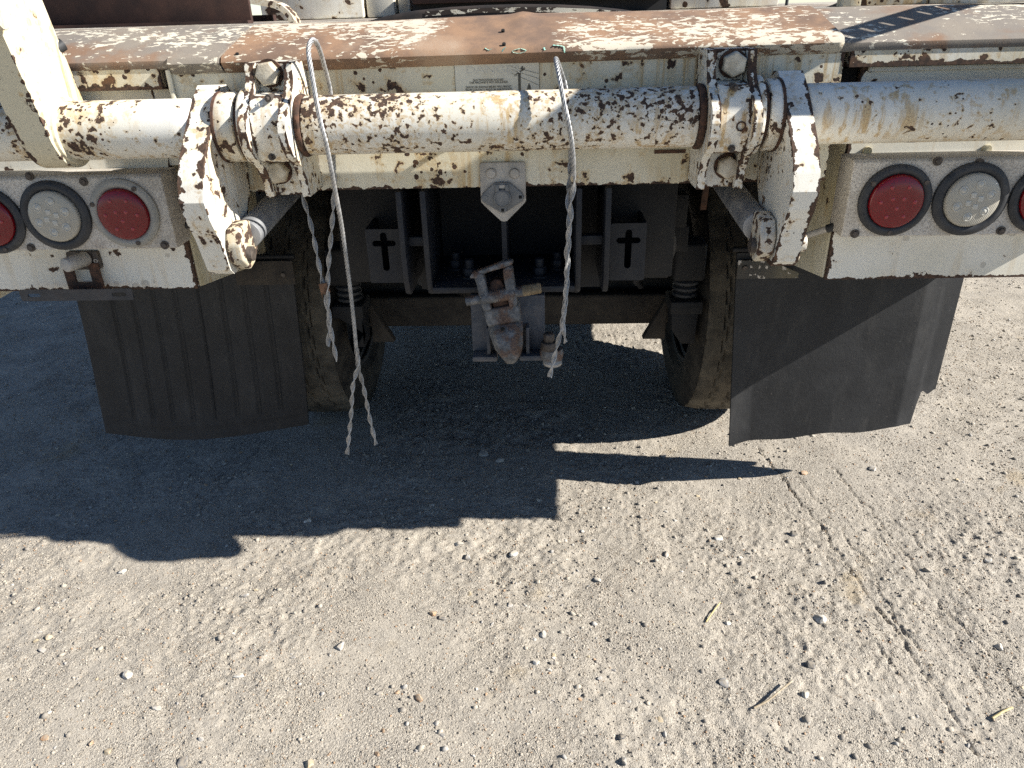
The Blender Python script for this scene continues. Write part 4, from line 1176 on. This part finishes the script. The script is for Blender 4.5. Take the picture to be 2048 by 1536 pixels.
# brackets with cross shaped cut-outs
def cross_bracket(x0, x1, zt, zb, cx, cz, s):
    def cr(cx, cz):
        pts = []
        a, up, dn, sd = .0075, .033, .064, .0265
        zc2 = cz
        def arc(px, pz, a0, r):
            return [(px + r * math.cos(math.radians(a0 + 180 * i / 6)), pz + r * math.sin(math.radians(a0 + 180 * i / 6))) for i in range(7)]
        pts += arc(cx + sd - a * .9, zc2, -90, a * .9)
        pts += [(cx + a, zc2 + a * .9)] + arc(cx, zc2 + up - a - .008, 0, a) + [(cx - a, zc2 + a * .9)]
        pts += arc(cx - sd + a * .9, zc2, 90, a * .9)
        pts += [(cx - a, zc2 - a * .9)] + arc(cx, zc2 - dn + a, 180, a) + [(cx + a, zc2 - a * .9)]
        return pts
    o = adopt(holed('slotted_bracket', rounded(x0, x1, zb, zt, .004), [cr(cx, cz)], 1.600, 1.609, 'darkedge', None))
    b = MB().box(x0, x0 + .008, 1.6092, 1.704, zb, zt).box(x1 - .008, x1, 1.6092, 1.704, zb, zt).box(x0 + .0082, x1 - .0082, 1.62, 1.704, zb, zb + .008)
    part(b, 'bracket_side', 'darkedge', o)
    return o
cross_bracket(-.313, -.232, .890, .766, at(768, 487, 1.6).x, at(768, 487, 1.6).z, -1)['label'] = 'left dark bracket with a cross shaped slot'
cross_bracket(.229, .307, .894, .764, at(1257, 481, 1.6).x, at(1257, 481, 1.6).z, 1)['label'] = 'right dark bracket with a cross shaped slot'
# dark stubs right of the rail, hanger straps
part(MB().box(.402, .452, 1.90, 1.98, .80, .885), 'spring_hanger', 'dark', T, 0.004)
part(MB().prism([(.468, .995), (.482, .995), (.476, .87), (.462, .87)], 'y', 1.80, 1.81), 'hanger_strap', 'rust')
part(MB().box(.41, .47, 1.86, 1.90, .925, .94).box(.41, .47, 1.86, 1.90, .96, .99), 'hanger_block', 'dark', T, 0.003)

# --- pintle hook and its mounting block
hx0, hx1 = -.078, .083
blk = MB().prism([(hx0, .768), (hx1, .768), (hx1, .640), (hx1 - .010, .632), (hx1 - .05, .632), (hx1 - .05, .640), (hx0 + .05, .640), (hx0 + .05, .630), (hx0 + .006, .630), (hx0, .640)], 'y', 1.500, 1.535)
hb = part(blk, 'hitch_block', 'hitch', T, 0.003, label='blue grey cast hitch block with pitted face')
for a_, b_ in ((hx0 + .034, hx0 + .042), (hx1 - .042, hx1 - .034)):
    part(MB().box(a_, b_, 1.470, 1.4995, .6425, .705), 'block_rib', 'hitch', hb, 0.002)
for a_, b_, z_ in ((hx0 + .002, hx0 + .056, .629), (hx1 - .056, hx1 + .010, .630)):
    part(MB().box(a_, b_, 1.462, 1.4997, z_, z_ + .012), 'block_foot', 'hitch', hb, 0.003)
rx, rz = hx1 + .014, .645
part(MB().lathe([(.0235, -.012), (.026, 0), (.0235, .012), (.0165, .012), (.0145, 0), (.0165, -.012)], (rx, 1.47, rz), 'z', 28, True), 'chain_eye', 'pintle', T, label='worn ring beside the hook with a black bolt')
part(MB().cyl((rx - .006, 1.465, rz + .012), (rx - .006, 1.465, rz + .030), .0185, .0165, n=20).hexhead((rx - .006, 1.465, rz + .030), .0125, .020, (0, 0, 1)), 'eye_bolt', 'screw', T, 0.002)
part(MB().lathe([(.0002, 0), (.020, .002), (.021, .008), (.017, .014), (.0002, .014)], (rx + .002, 1.466, rz - .026), 'z', 24), 'bolt_cap', 'steel', T)
# hook: a tilted frame of its own
ang = math.radians(-10)
hp = at(1006, 641, 1.44)
HM = Matrix.Translation((hp.x, 1.45, hp.z)) @ Matrix.Rotation(ang, 4, 'Y') @ Matrix.Rotation(math.radians(-8), 4, 'X') @ Matrix.Diagonal((1.14, 1.25, .88, 1.0))
def hookpart(mb, name, mat, parent, bevel=0.003, seg=3):
    mb.v = [tuple(HM @ Vector(v)) for v in mb.v]
    return part(mb, name, mat, parent, bevel, seg)
fr = MB()
hk = hookpart(MB().prism([(-.031, -.012), (.031, -.012), (.033, .02), (.0305, .030), (-.0305, .030), (-.033, .02)], 'y', -.005, .045), 'pintle_hook', 'pintle', T, 0.004)
hk['label'] = 'rusty pintle hook tilted in the middle of the hitch'
for s in (-1, 1):
    ln = [(s * .0165, .028), (s * .0315, .028), (s * .034, .060), (s * .034, .095), (s * .036, .118), (s * .030, .124), (s * .018, .118), (s * .0165, .09)]
    hookpart(MB().prism(ln, 'y', -.012, .016), 'latch_cheek', 'pintle', hk, 0.004)
hookpart(MB().prism([(-.044, .112), (-.040, .122), (-.010, .128), (.026, .136), (.038, .134), (.038, .126), (.026, .122), (-.010, .118), (-.036, .110)], 'y', -.010, .016), 'latch_top', 'pintle', hk, 0.003)
hookpart(MB().prism([(-.0145, .030), (.0145, .030), (.0145, .078), (.010, .092), (0, .097), (-.010, .092), (-.0145, .078)], 'y', .000, .026), 'latch_tongue', 'rust', hk, 0.004)
hookpart(MB().lathe([(.0002, -.060), (.011, -.060), (.011, -.030), (.015, -.030), (.015, .030), (.012, .032), (.012, .046), (.0105, .046), (.0105, .074), (.0002, .076)], (0, -.002, .058), 'x', 20), 'cross_pin', 'pintle', hk, 0.0)
hookpart(MB().lathe([(.0002, .046), (.0125, .046), (.0125, .076), (.0108, .079), (.0002, .079)], (0, -.002, .058), 'x', 18), 'pin_sleeve', 'sleeve', hk, 0.0)
tipb = MB()
tw = [(.033, .012, -.010), (.034, -.002, -.028), (.031, -.010, -.050), (.027, -.012, -.075), (.021, -.008, -.095), (.015, .000, -.108), (.008, .008, -.113)]
ring = []
for hw, yy, zz in tw:
    ring.append([(-hw, yy + .012, zz + .004), (-hw * .55, yy - .012, zz), (hw * .55, yy - .012, zz), (hw, yy + .012, zz + .004), (hw * .6, yy + .040, zz + .010), (-hw * .6, yy + .040, zz + .010)])
vs = [p for r in ring for p in r]; fs = []
for i in range(len(ring) - 1):
    for k in range(6): fs.append((i * 6 + k, i * 6 + (k + 1) % 6, (i + 1) * 6 + (k + 1) % 6, (i + 1) * 6 + k))
fs += [tuple(range(6)), tuple(range(len(vs) - 6, len(vs)))]
hookpart(tipb.add(vs, fs), 'hook_beak', 'pintle', hk, 0.003)
hookpart(MB().cyl((-.003, -.0172, -.020), (-.003, -.010, -.020), .0038, n=12), 'beak_hole', 'black', hk, 0.0)  # black disc in place of a shaded hole

# --- axle, differential, bump stops
part(MB().cyl((-.95, 2.50, .45), (.95, 2.50, .45), .062, n=28), 'axle', 'axle')
part(MB().box(-.56, .56, 2.34, 2.395, .350, .456), 'axle_beam', 'axle', T, 0.01, 3)
d = MB()
d.lathe([(.0002, -.17), (.09, -.15), (.16, -.08), (.185, 0), (.16, .08), (.09, .15), (.0002, .17)], (-.06, 2.46, .46), 'x', 36)
part(d, 'differential', 'axle')
for s in (-1, 1):
    x = .503 * s
    part(MB().box(x - .045, x + .045, 2.05, 2.15, .600, .712), 'spring_block', 'dark', T, 0.01, 3)
    bs = MB()
    for i in range(3): bs.lathe([(.030, 0), (.038, .006), (.038, .013), (.030, .018)], (x, 2.10, .540 + i * .0185), 'z', 24)
    part(bs, 'bump_stop', 'rubber')
    part(MB().box(x - .047, x + .047, 2.05, 2.16, .498, .538), 'spring_seat', 'dark', T, 0.006)
    part(MB().prism([(x - .040, .496), (x + .040, .496), (x + .036, .395), (x - .004 * s, .395), (x - .036 * s, .44)], 'y', 2.07, 2.15), 'axle_bracket', 'dark', T, 0.004)
    part(MB().prism([(s * .40, .36), (s * .47, .50), (s * .47, .36)], 'y', 2.19, 2.22), 'beam_gusset', 'axle', T, 0.002)
for s in (-1, 1):
    part(MB().box(min(s * .40, s * .47), max(s * .40, s * .47), 1.95, 3.1, .72, .79), 'leaf_spring', 'dark', T, 0.003)

for pts, r_ in (([(-.30, 1.72, .98), (-.33, 1.78, .80), (-.25, 2.0, .62), (-.30, 2.28, .52)], .011), ([(.33, 1.75, .97), (.42, 1.9, .74), (.36, 2.1, .60), (.40, 2.3, .50)], .010),
                ([(-.20, 1.77, .73), (-.05, 1.95, .66), (.12, 1.9, .67), (.24, 1.77, .74)], .009), ([(.10, 1.77, .74), (.18, 2.0, .60), (.14, 2.3, .50)], .008)):
    part(MB().path(catmull([Vector(v) for v in pts], 10), r_, 8), 'air_hose', 'rubber')
# --- wheels
WY, WR, WZ = 2.50, .452, .447
def wheel_meshes():
    n, m = 220, 44
    half = .112
    vs, fs = [], []
    for i in range(n):
        th = 2 * math.pi * i / n
        for k in range(m + 1):
            u = -1 + 2 * k / m
            x = u * half
            r = WR - .012 * abs(u) ** 3
            zz = .006 * (1 if (i // 3) % 2 else -1)
            dpt = 0.0
            for c in (-.36, .36, 0.0):
                dd = abs(x - (c * half * 1.35 + zz))
                dpt = max(dpt, .009 * max(0, 1 - (dd / .005) ** 2))
            if abs(u) > .40 and i % 6 == 0: dpt = max(dpt, .003)
            if abs(u) > .95 and i % 6 < 2: dpt = max(dpt, .006)
            vs.append((x, (r - dpt) * math.cos(th), (r - dpt) * math.sin(th)))
    for i in range(n):
        j = (i + 1) % n
        for k in range(m): fs.append((i * (m + 1) + k, j * (m + 1) + k, j * (m + 1) + k + 1, i * (m + 1) + k + 1))
    tread = MB().add(vs, fs)
    side = [(WR - .013, .1125), (WR - .03, .1195), (WR - .07, .131), (WR - .11, .134), (WR - .15, .128), (.292, .112), (.284, .104), (.27, .100)]
    ty = MB().lathe(side, (0, 0, 0), 'x', 72).lathe([(r, -h) for r, h in side], (0, 0, 0), 'x', 72)
    rim = MB().lathe([(.272, .104), (.286, .108), (.286, .098), (.262, .085), (.256, .03), (.20, .01), (.10, .012), (.0002, .02)], (0, 0, 0), 'x', 48)
    rim.lathe([(.272, -.104), (.286, -.108), (.286, -.098), (.262, -.085), (.256, .03)], (0, 0, 0), 'x', 48)
    return tread, ty, rim
mt = None
for s in (-1, 1):
    for xc_ in (.682,):
        w = empty('wheel', (0, 0, 0))
        w.parent = T; w.matrix_parent_inverse = Matrix.Translation(-T.location)
        w.location = (s * xc_, WY, WZ)
        if mt is None:
            a, b, c3 = wheel_meshes()
            mt = [a.build('tread', 'tread', None, 0, 2, 30), b.build('tyre', 'tyre', None), c3.build('rim', 'dark', None)]
            for o in mt: o.parent = w
        else:
            for o in mt:
                k = copy(o, w)
                k.location = (0, 0, 0)
                k.rotation_euler = (random.uniform(0, 6), 0, 0) if o is not mt[2] else (0, 0, 0)

# --- mudflaps
def flap(corn, label, ribs, seed):
    """corn: top inner, top outer, bottom outer, bottom inner"""
    nx_, nz_ = 110, 56
    rr = np.random.default_rng(seed)
    vs, fs = [], []
    a, b, c3, d3 = [Vector(p) for p in corn]
    def pt(u, v):
        p = a.lerp(b, u).lerp(d3.lerp(c3, u), v)
        y = p.y + ((.020 * math.sin(u * 5.2 + seed) * v + .018 * math.sin(v * 2.6 + u * 2) * v) if ribs else (.004 * math.sin(u * 7 + 1) * v))
        z = p.z
        if ribs:
            y -= .012 * math.sin(math.pi * u) * (1 - v)
            z += .012 * (u - .5) ** 2 * 4 * v - .008 * v
        else:
            z += v ** 3 * (.006 * math.sin(u * 4.0) + .004 * math.sin(u * 17))
            y += .03 * max(0, u - .82) / .18 * (1 if u > .82 else 0) + (-.012 * max(0, 1 - u / .10) * v)
            if u > .90: z += v * .10 * min(1, (u - .90) / .015) * (1 + .06 * math.sin(u * 90))
        return Vector((p.x, y, z))
    for j in range(nz_ + 1):
        for i in range(nx_ + 1):
            u, v = i / nx_, j / nz_
            p = pt(u, v)
            dd = 0.0
            if ribs:
                if .05 < u < .90 and .03 < v < .93:
                    ph = (u - .07) / .102
                    q = abs((ph % 1) - .5)
                    dd = .0045 * (1 if q > .08 else 0) - .0022
                    if v > .90: dd = .0023
                if v > .955 or u > .975: dd = .002
                dd += .0012 * math.sin(v * 40) * 0
            vs.append((p.x, p.y - dd, p.z))
    W = nx_ + 1
    for j in range(nz_):
        for i in range(nx_): fs.append((j * W + i, j * W + i + 1, (j + 1) * W + i + 1, (j + 1) * W + i))
    o = len(vs)
    vs += [(x, y + .010, z) for x, y, z in vs]
    fs += [tuple(o + k for k in reversed(f)) for f in fs]
    for i in range(nx_):
        fs.append((i, o + i, o + i + 1, i + 1)); q = nz_ * W
        fs.append((q + i + 1, o + q + i + 1, o + q + i, q + i))
    for j in range(nz_):
        fs.append(((j + 1) * W, o + (j + 1) * W, o + j * W, j * W)); q = nx_
        fs.append((j * W + q, o + j * W + q, o + (j + 1) * W + q, (j + 1) * W + q))
    fo = part(MB().add(vs, fs), 'mudflap', 'flap', T, 0, 2, 32, label)
    if ribs:
        for v in (.10, .23, .37, .52, .67, .85):
            p = pt(.085 - .02 * v, v)
            part(MB().prism(slot(0, 0, .0035, .0035) if False else [(-.0028, -.008), (.0028, -.008), (.0028, .008), (-.0028, .008)], 'y', p.y - .0015, p.y + .004), 'flap_slot', 'black', fo).data.transform(Matrix.Translation((p.x, 0, p.z)))  # dark box painted as the shade inside each slot
    return fo
flap([(-.575, 1.85, .75), (-1.175, 1.85, .75), (-1.235, 1.88, .205), (-.627, 1.88, .213)], 'left ribbed black mudflap with a row of slots', True, 2)
flap([(.572, 1.835, .75), (1.192, 1.875, .75), (1.215, 1.905, .205), (.620, 1.865, .162)], 'right plain black mudflap with a curled lower edge', False, 5)
for s, mat in ((-1, 'panel'), (1, 'flange')):
    pts = [(s * .565, .688), (s * .72, .688), (s * .72, .735), (s * .665, .752), (s * .565, .752)]
    if s > 0: pts = [(.574, .686), (.73, .686), (.73, .70), (.655, .733), (.574, .735)]
    br = part(MB().prism(pts, 'y', 1.822, 1.828), 'flap_bracket', 'flapbr' if s > 0 else 'axle', T, 0.001)
    p = (s * .592, .716)
    part(MB().hexhead((p[0], 1.8218, p[1]), .007, .006), 'bracket_bolt', 'screw', br)
    part(MB().cyl((s * .56, 1.835, .760), (s * .70, 1.835, .760), .007, n=12), 'flap_rod', 'dark')

# --- above the deck
hp_ = [(712, 52), (735, 42), (775, 31), (830, 21), (900, 14), (970, 10), (1040, 8), (1110, 8.5), (1180, 12), (1240, 18), (1295, 26), (1345, 37)]
hood = [(at(x, y, 1.85).x, at(x, y, 1.85).z) for x, y in hp_]
hood += [(hood[-1][0], 1.235), (hood[0][0], 1.235)]
hd = part(MB().prism(hood, 'y', 1.85, 2.45), 'turntable_cover', 'dome', T, 0.008, 3, 50, 'black curved turntable cover with worn pale rim')
rv = []
for x, y in [(850, 27), (900, 23.5), (970, 20), (1040, 18.5), (1110, 19), (1180, 21.5), (1240, 26), (1300, 33)]:
    for dy in (-4, 5.5):
        w_ = at(x, y + dy, 1.8488); rv.append((w_.x, w_.y, w_.z))
rb = MB().add(rv, [(2 * i, 2 * i + 1, 2 * i + 3, 2 * i + 2) for i in range(7)])
part(rb, 'cover_rim', 'rim', hd, 0, 2, 0)
def atx(px, Y): return at(px, 25, Y).x
part(MB().box(atx(522, 2.7), atx(727, 2.7), 2.70, 3.2, 1.30, 1.85), 'turret_panel', 'turret', T, 0.006)
part(MB().box(atx(734, 2.72), atx(790, 2.72), 2.72, 3.1, 1.30, 1.9), 'turret_post', 'turret', T, 0.006)
part(MB().box(atx(797, 2.75), atx(822, 2.75), 2.75, 3.1, 1.30, 1.9), 'turret_post', 'turret', T, 0.006)
part(MB().box(atx(826, 2.6), atx(1332, 2.6), 2.6, 3.2, 1.335, 1.40), 'boom_base', 'brown', T, 0.004)
part(MB().box(atx(826, 2.65), atx(1332, 2.65), 2.65, 3.2, 1.30, 1.3345), 'boom_base', 'dark')
part(MB().box(atx(1340, 2.7), atx(1555, 2.7), 2.70, 3.2, 1.30, 1.85), 'turret_panel', 'turret', T, 0.006)
part(MB().cyl((atx(1571, 2.6), 2.6, 1.29), (atx(1573, 2.6), 2.6, 1.9), .005, n=8), 'control_cable', 'rubber')
# brown steel side of the stowed pole guide
q0, q1 = at(85, 50, 1.76), at(505, 52, 1.76)
br = part(MB().box(q0.x - .25, q1.x, 1.76, 1.772, 1.3025, 1.62), 'pole_guide', 'brown', T, 0.002, label='dark brown steel plate standing on the left deck')
part(MB().box(q0.x - .25, q1.x, 1.735, 1.7598, 1.3026, 1.309), 'guide_foot', 'brown', br)
st = [at(500, 6, 2.0), at(545, 14, 2.0), at(566, 25, 2.0), at(578, 40, 2.0), at(584, 58, 2.0)]
pp = catmull(st, 6)
b = MB(); vs = []
for i, p in enumerate(pp):
    d = (pp[min(i + 1, len(pp) - 1)] - pp[max(i - 1, 0)]).normalized()
    nn = Vector((d.z, 0, -d.x))
    for dy in (0, .05):
        vs += [(p.x - nn.x * .012, p.y + dy, p.z - nn.z * .012), (p.x + nn.x * .002, p.y + dy, p.z + nn.z * .002)]
fs = []
for i in range(len(pp) - 1):
    a = i * 4; c4 = a + 4
    fs += [(a, a + 1, c4 + 1, c4), (a + 2, c4 + 2, c4 + 3, a + 3), (a + 1, a + 3, c4 + 3, c4 + 1), (a, c4, c4 + 2, a + 2)]
part(b.add(vs, fs), 'guide_strap', 'flange')
part(MB().box(at(505, 36, 2.05).x, at(545, 36, 2.05).x, 2.05, 2.08, at(525, 43, 2.05).z, at(525, 30, 2.05).z), 'guide_link', 'brown')
# right deck: folded flap of sheet, small locker
part(MB().box(at(1686, 10, 1.75).x, at(1722, 10, 1.75).x, 1.75, 1.79, 1.3025, 1.42), 'deck_post', 'panel', T, 0.002)
part(MB().box(at(1726, 10, 1.80).x, at(1905, 10, 1.80).x, 1.80, 1.95, 1.3025, 1.40), 'deck_locker', 'flange', T, 0.004)
part(MB().box(at(1940, 10, 1.63).x, 1.20, 1.63, 1.9, 1.3025, 1.322), 'deck_tray', 'turret', T, 0.004)
cl_ = [(-.03, 0), (-.012, .018), (.004, .026), (.016, .02), (.03, .004), (.02, -.008), (-.01, -.012)]
pf = at(1935, 60, 1.57)
part(MB().path(catmull([at(1630, 22, 2.2), at(1655, 18, 2.2), at(1680, 8, 2.15)], 6), .006, 8), 'deck_hose', 'rubber')

# perforated step leaning at the right corner of the deck
def strip_holes():
    out = rounded(-.023, .023, 0, .30, .010)
    hs = []
    for i in range(7): hs.append(slot(0.0, .03 + i * .040, .011, .0040))
    return out, hs
out_, hs_ = strip_holes()
stp = holed('grip_step', out_, hs_, -.002, .002, 'steel', None)
A_, B_ = Vector((1.085, 1.615, 1.425)), Vector((1.160, 1.400, 1.625))
zax = (B_ - A_).normalized(); yax = -(SUN_DIR - zax * SUN_DIR.dot(zax)).normalized(); xax = yax.cross(zax)
stp.data.transform(Matrix.Translation(A_) @ Matrix((xax, yax, zax)).transposed().to_4x4())
part(MB().cyl((1.115, 1.64, 1.30), (1.092, 1.612, 1.44), .007, n=10), 'step_post', 'rust')
adopt(stp)['label'] = 'slotted steel step leaning at the right deck corner'

# --- warning decal
d0, d1 = at(909, 150, 1.4985).x, at(1079, 150, 1.4985).x
zt, zb = at(990, 126, 1.4985).z, at(990, 200, 1.4985).z
zb -= .02
dec = part(MB().box(d0, d1, 1.4984, 1.49995, zb, zt), 'warning_decal', 'decal', plate)
def rect(x0, x1, z0, z1, y=1.4980): return MB().box(x0, x1, y, 1.49838, z0, z1)
bd = MB()
for r in ((d0, d1, zt - .0008, zt), (d0, d0 + .0008, zb, zt), (d1 - .0008, d1, zb, zt)): bd.box(r[0], r[1], 1.4981, 1.4983, r[2], r[3])
part(bd, 'decal_border', 'ink', plate)
xt_c = d0 + (at(990, 160, 1.4985).x - at(909, 160, 1.4985).x) * 0.87
def zline(py): return at(990, py, 1.4985).z
text_mesh('DANGER', 0.019, 'ghost', plate, (xt_c + .006, 1.4978, zline(147)), 'decal_header', 0.0002, sx=1.35)
for s_, py, w in (('ELECTROCUTION HAZARD', 161.5, .0054), ('THIS MACHINE IS NOT INSULATED', 166.5, .0054), ('DEATH OR SERIOUS INJURY WILL RESULT', 175.5, .0054),
                  ('FROM CONTACT WITH OR INADEQUATE', 181, .0054), ('CLEARANCE TO ENERGIZED POWER LINES', 186.5, .0054)):
    text_mesh(s_, w, 'ink', plate, (xt_c - .003, 1.4978, zline(py)), 'decal_lettering', 0.0002, sx=.86)
px0 = at(1039, 160, 1.4985)
pole = MB().box(px0.x - .0024, px0.x + .0024, 1.4978, 1.4982, zb, zline(147))
pole.prism([(at(1028, 153, 1.4985).x, zline(154)), (at(1030, 151, 1.4985).x, zline(150)), (at(1050, 136, 1.4985).x, zline(136)), (at(1050, 140, 1.4985).x, zline(140))], 'y', 1.4978, 1.4982)
pole.prism([(at(1041, 138, 1.4985).x, zline(139)), (at(1044, 133, 1.4985).x, zline(133)), (at(1047, 134, 1.4985).x, zline(135)), (at(1045, 141, 1.4985).x, zline(141))], 'y', 1.4978, 1.4982)
part(pole, 'decal_pole', 'ink', plate)
wr = MB()
for (xa_, ya_, xb_, yb_) in ((1017, 132, 1077, 147), (1018, 138, 1077, 157), (1020, 145, 1077, 170)):
    A, B = at(xa_, ya_, 1.4985), at(xb_, yb_, 1.4985)
    wr.prism([(A.x, A.z - .0003), (B.x, B.z - .0003), (B.x, B.z + .0003), (A.x, A.z + .0003)], 'y', 1.4979, 1.4982)
part(wr, 'decal_wires', 'ink', plate)
A = at(1058, 176, 1.4985)
part(MB().prism([(A.x - .006, A.z - .008), (A.x - .002, A.z + .004), (A.x, A.z + .009), (A.x + .003, A.z + .003), (A.x + .005, A.z - .010), (A.x + .002, A.z - .004), (A.x - .002, A.z - .002)], 'y', 1.4978, 1.4982), 'decal_figure', 'ink', plate)
# small riveted tag on the lower plate
A, B = at(1309, 300, 1.4985), at(1371, 306, 1.4985)
part(MB().box(A.x, B.x, 1.4978, 1.49995, B.z, A.z), 'serial_tag', 'rust', plate)

# ------------------------------------------------------------------ hanging wire grips
def strand(path, kind, pitch, seed=0, r=0.0014):
    """several wires twisted along a line: 'rope' is a round lay, 'strip' a flat row of wires"""
    P = catmull(path, 16)
    # resample evenly
    L = [0.0]
    for a, b in zip(P[:-1], P[1:]): L.append(L[-1] + (b - a).length)
    n = max(8, int(L[-1] / 0.0042))
    Q = []
    for i in range(n + 1):
        s = L[-1] * i / n
        k = min(np.searchsorted(L, s), len(P) - 1); k = max(k, 1)
        u = (s - L[k - 1]) / max(1e-9, L[k] - L[k - 1])
        Q.append(P[k - 1].lerp(P[k], u))
    offs = [(math.cos(w), math.sin(w)) for w in np.linspace(0, 2 * math.pi, 5)[:-1]] if kind == 'rope' else [(q, .12 * ((i % 2) - .5)) for i, q in enumerate(np.linspace(-1, 1, 4))]
    R = 0.0026 if kind == 'rope' else 0.0040
    b = MB()
    ref = Vector((1, 0.2, 0))
    for ox, oy in offs:
        pts = []
        for i, q in enumerate(Q):
            d = (Q[min(i + 1, n)] - Q[max(i - 1, 0)]).normalized()
            a = (ref - d * ref.dot(d)).normalized(); c = d.cross(a)
            w = 2 * math.pi * (L[-1] * i / n) / pitch + seed
            pts.append(q + (a * (ox * math.cos(w) - oy * math.sin(w)) + c * (ox * math.sin(w) + oy * math.cos(w))) * R)
        b.path(pts, 0.0020 if kind == 'rope' else r, 7)
    return b
def grip(name, parts, label):
    root = empty(name, tuple(parts[0][0][0]))
    tag(root, label, 'wire grip', 'wire grips hung over the tube')
    for path, kind, pitch, seed, nm in parts:
        o = strand(path, kind, pitch, seed).build(nm, 'wire', None, 0, 2, 60)
        o.parent = root; o.matrix_parent_inverse = Matrix.Translation(-root.location)
    return root
A = lambda pts: [at(x, y, Y) for x, y, Y in pts]
g1 = grip('wire_grip', [
    (A([(668, 340, 1.486), (664, 250, 1.486), (661, 185, 1.484), (648, 130, 1.462), (636, 92, 1.43), (625, 80, 1.405), (617, 100, 1.385), (624, 150, 1.365), (638, 230, 1.352), (655, 300, 1.356), (670, 380, 1.385), (686, 470, 1.42), (703, 600, 1.465), (713, 700, 1.495)]), 'rope', .034, 0, 'loop_strand'),
    (A([(712, 695, 1.492), (716, 730, 1.498), (706, 770, 1.500), (702, 830, 1.505), (694, 908, 1.510)]), 'strip', .075, 0.5, 'strand_end'),
    (A([(713, 695, 1.497), (716, 730, 1.508), (728, 780, 1.515), (740, 840, 1.52), (752, 889, 1.52)]), 'strip', .075, 2.0, 'strand_end'),
    (A([(668, 330, 1.488), (668, 380, 1.488), (664, 450, 1.488), (657, 530, 1.487), (656, 600, 1.487), (662, 660, 1.486), (673, 722, 1.486)]), 'strip', .085, 1.0, 'strand_end'),
    (A([(601, 372, 1.53), (606, 395, 1.525), (622, 450, 1.51), (636, 520, 1.50), (650, 590, 1.494), (658, 640, 1.492), (656, 692, 1.49)]), 'strip', .085, 0.2, 'strand_end'),
], 'long twisted wire grip looped over the left of the tube')
c0 = at(649, 580, 1.487)
b = MB().add([(-.010, -.004, .014), (.008, -.006, .017), (.010, .004, -.006), (.004, .002, -.018), (-.004, -.006, -.004), (-.008, .004, -.020),
              (-.010, .0, .014), (.008, -.002, .017), (.010, .008, -.006), (.004, .006, -.018), (-.004, -.002, -.004), (-.008, .008, -.020)],
             [(0, 1, 2, 4), (4, 2, 3), (0, 4, 5), (6, 10, 8, 7), (10, 9, 8), (6, 11, 10), (0, 6, 7, 1), (1, 7, 8, 2), (2, 8, 9, 3), (3, 9, 10, 4), (4, 10, 11, 5), (5, 11, 6, 0)])
b.v = [(v[0] + c0.x, v[1] + c0.y, v[2] + c0.z) for v in b.v]
o = b.build('rusty_clip', 'lip', None, 0)
o.parent = g1; o.matrix_parent_inverse = Matrix.Translation(-g1.location)
grip('wire_grip', [
    (A([(1141, 330, 1.487), (1138, 250, 1.487), (1132, 180, 1.487), (1124, 150, 1.478), (1112, 118, 1.44), (1118, 150, 1.375), (1128, 205, 1.352), (1140, 262, 1.350), (1146, 310, 1.362), (1147, 350, 1.38)]), 'rope', .038, 0, 'loop_strand'),
    (A([(1147, 345, 1.378), (1148, 370, 1.384), (1141, 410, 1.388), (1142, 440, 1.39), (1134, 490, 1.392), (1133, 560, 1.393), (1128, 625, 1.392), (1126, 655, 1.392), (1131, 685, 1.393)]), 'strip', .080, 0.4, 'strand_end'),
    (A([(1140, 320, 1.487), (1140, 350, 1.470), (1136, 400, 1.42), (1138, 450, 1.40), (1136, 520, 1.398), (1132, 590, 1.397), (1124, 650, 1.395), (1112, 700, 1.392), (1099, 754, 1.390)]), 'strip', .080, 1.9, 'strand_end'),
], 'shorter twisted wire grip hanging right of the trailer socket')
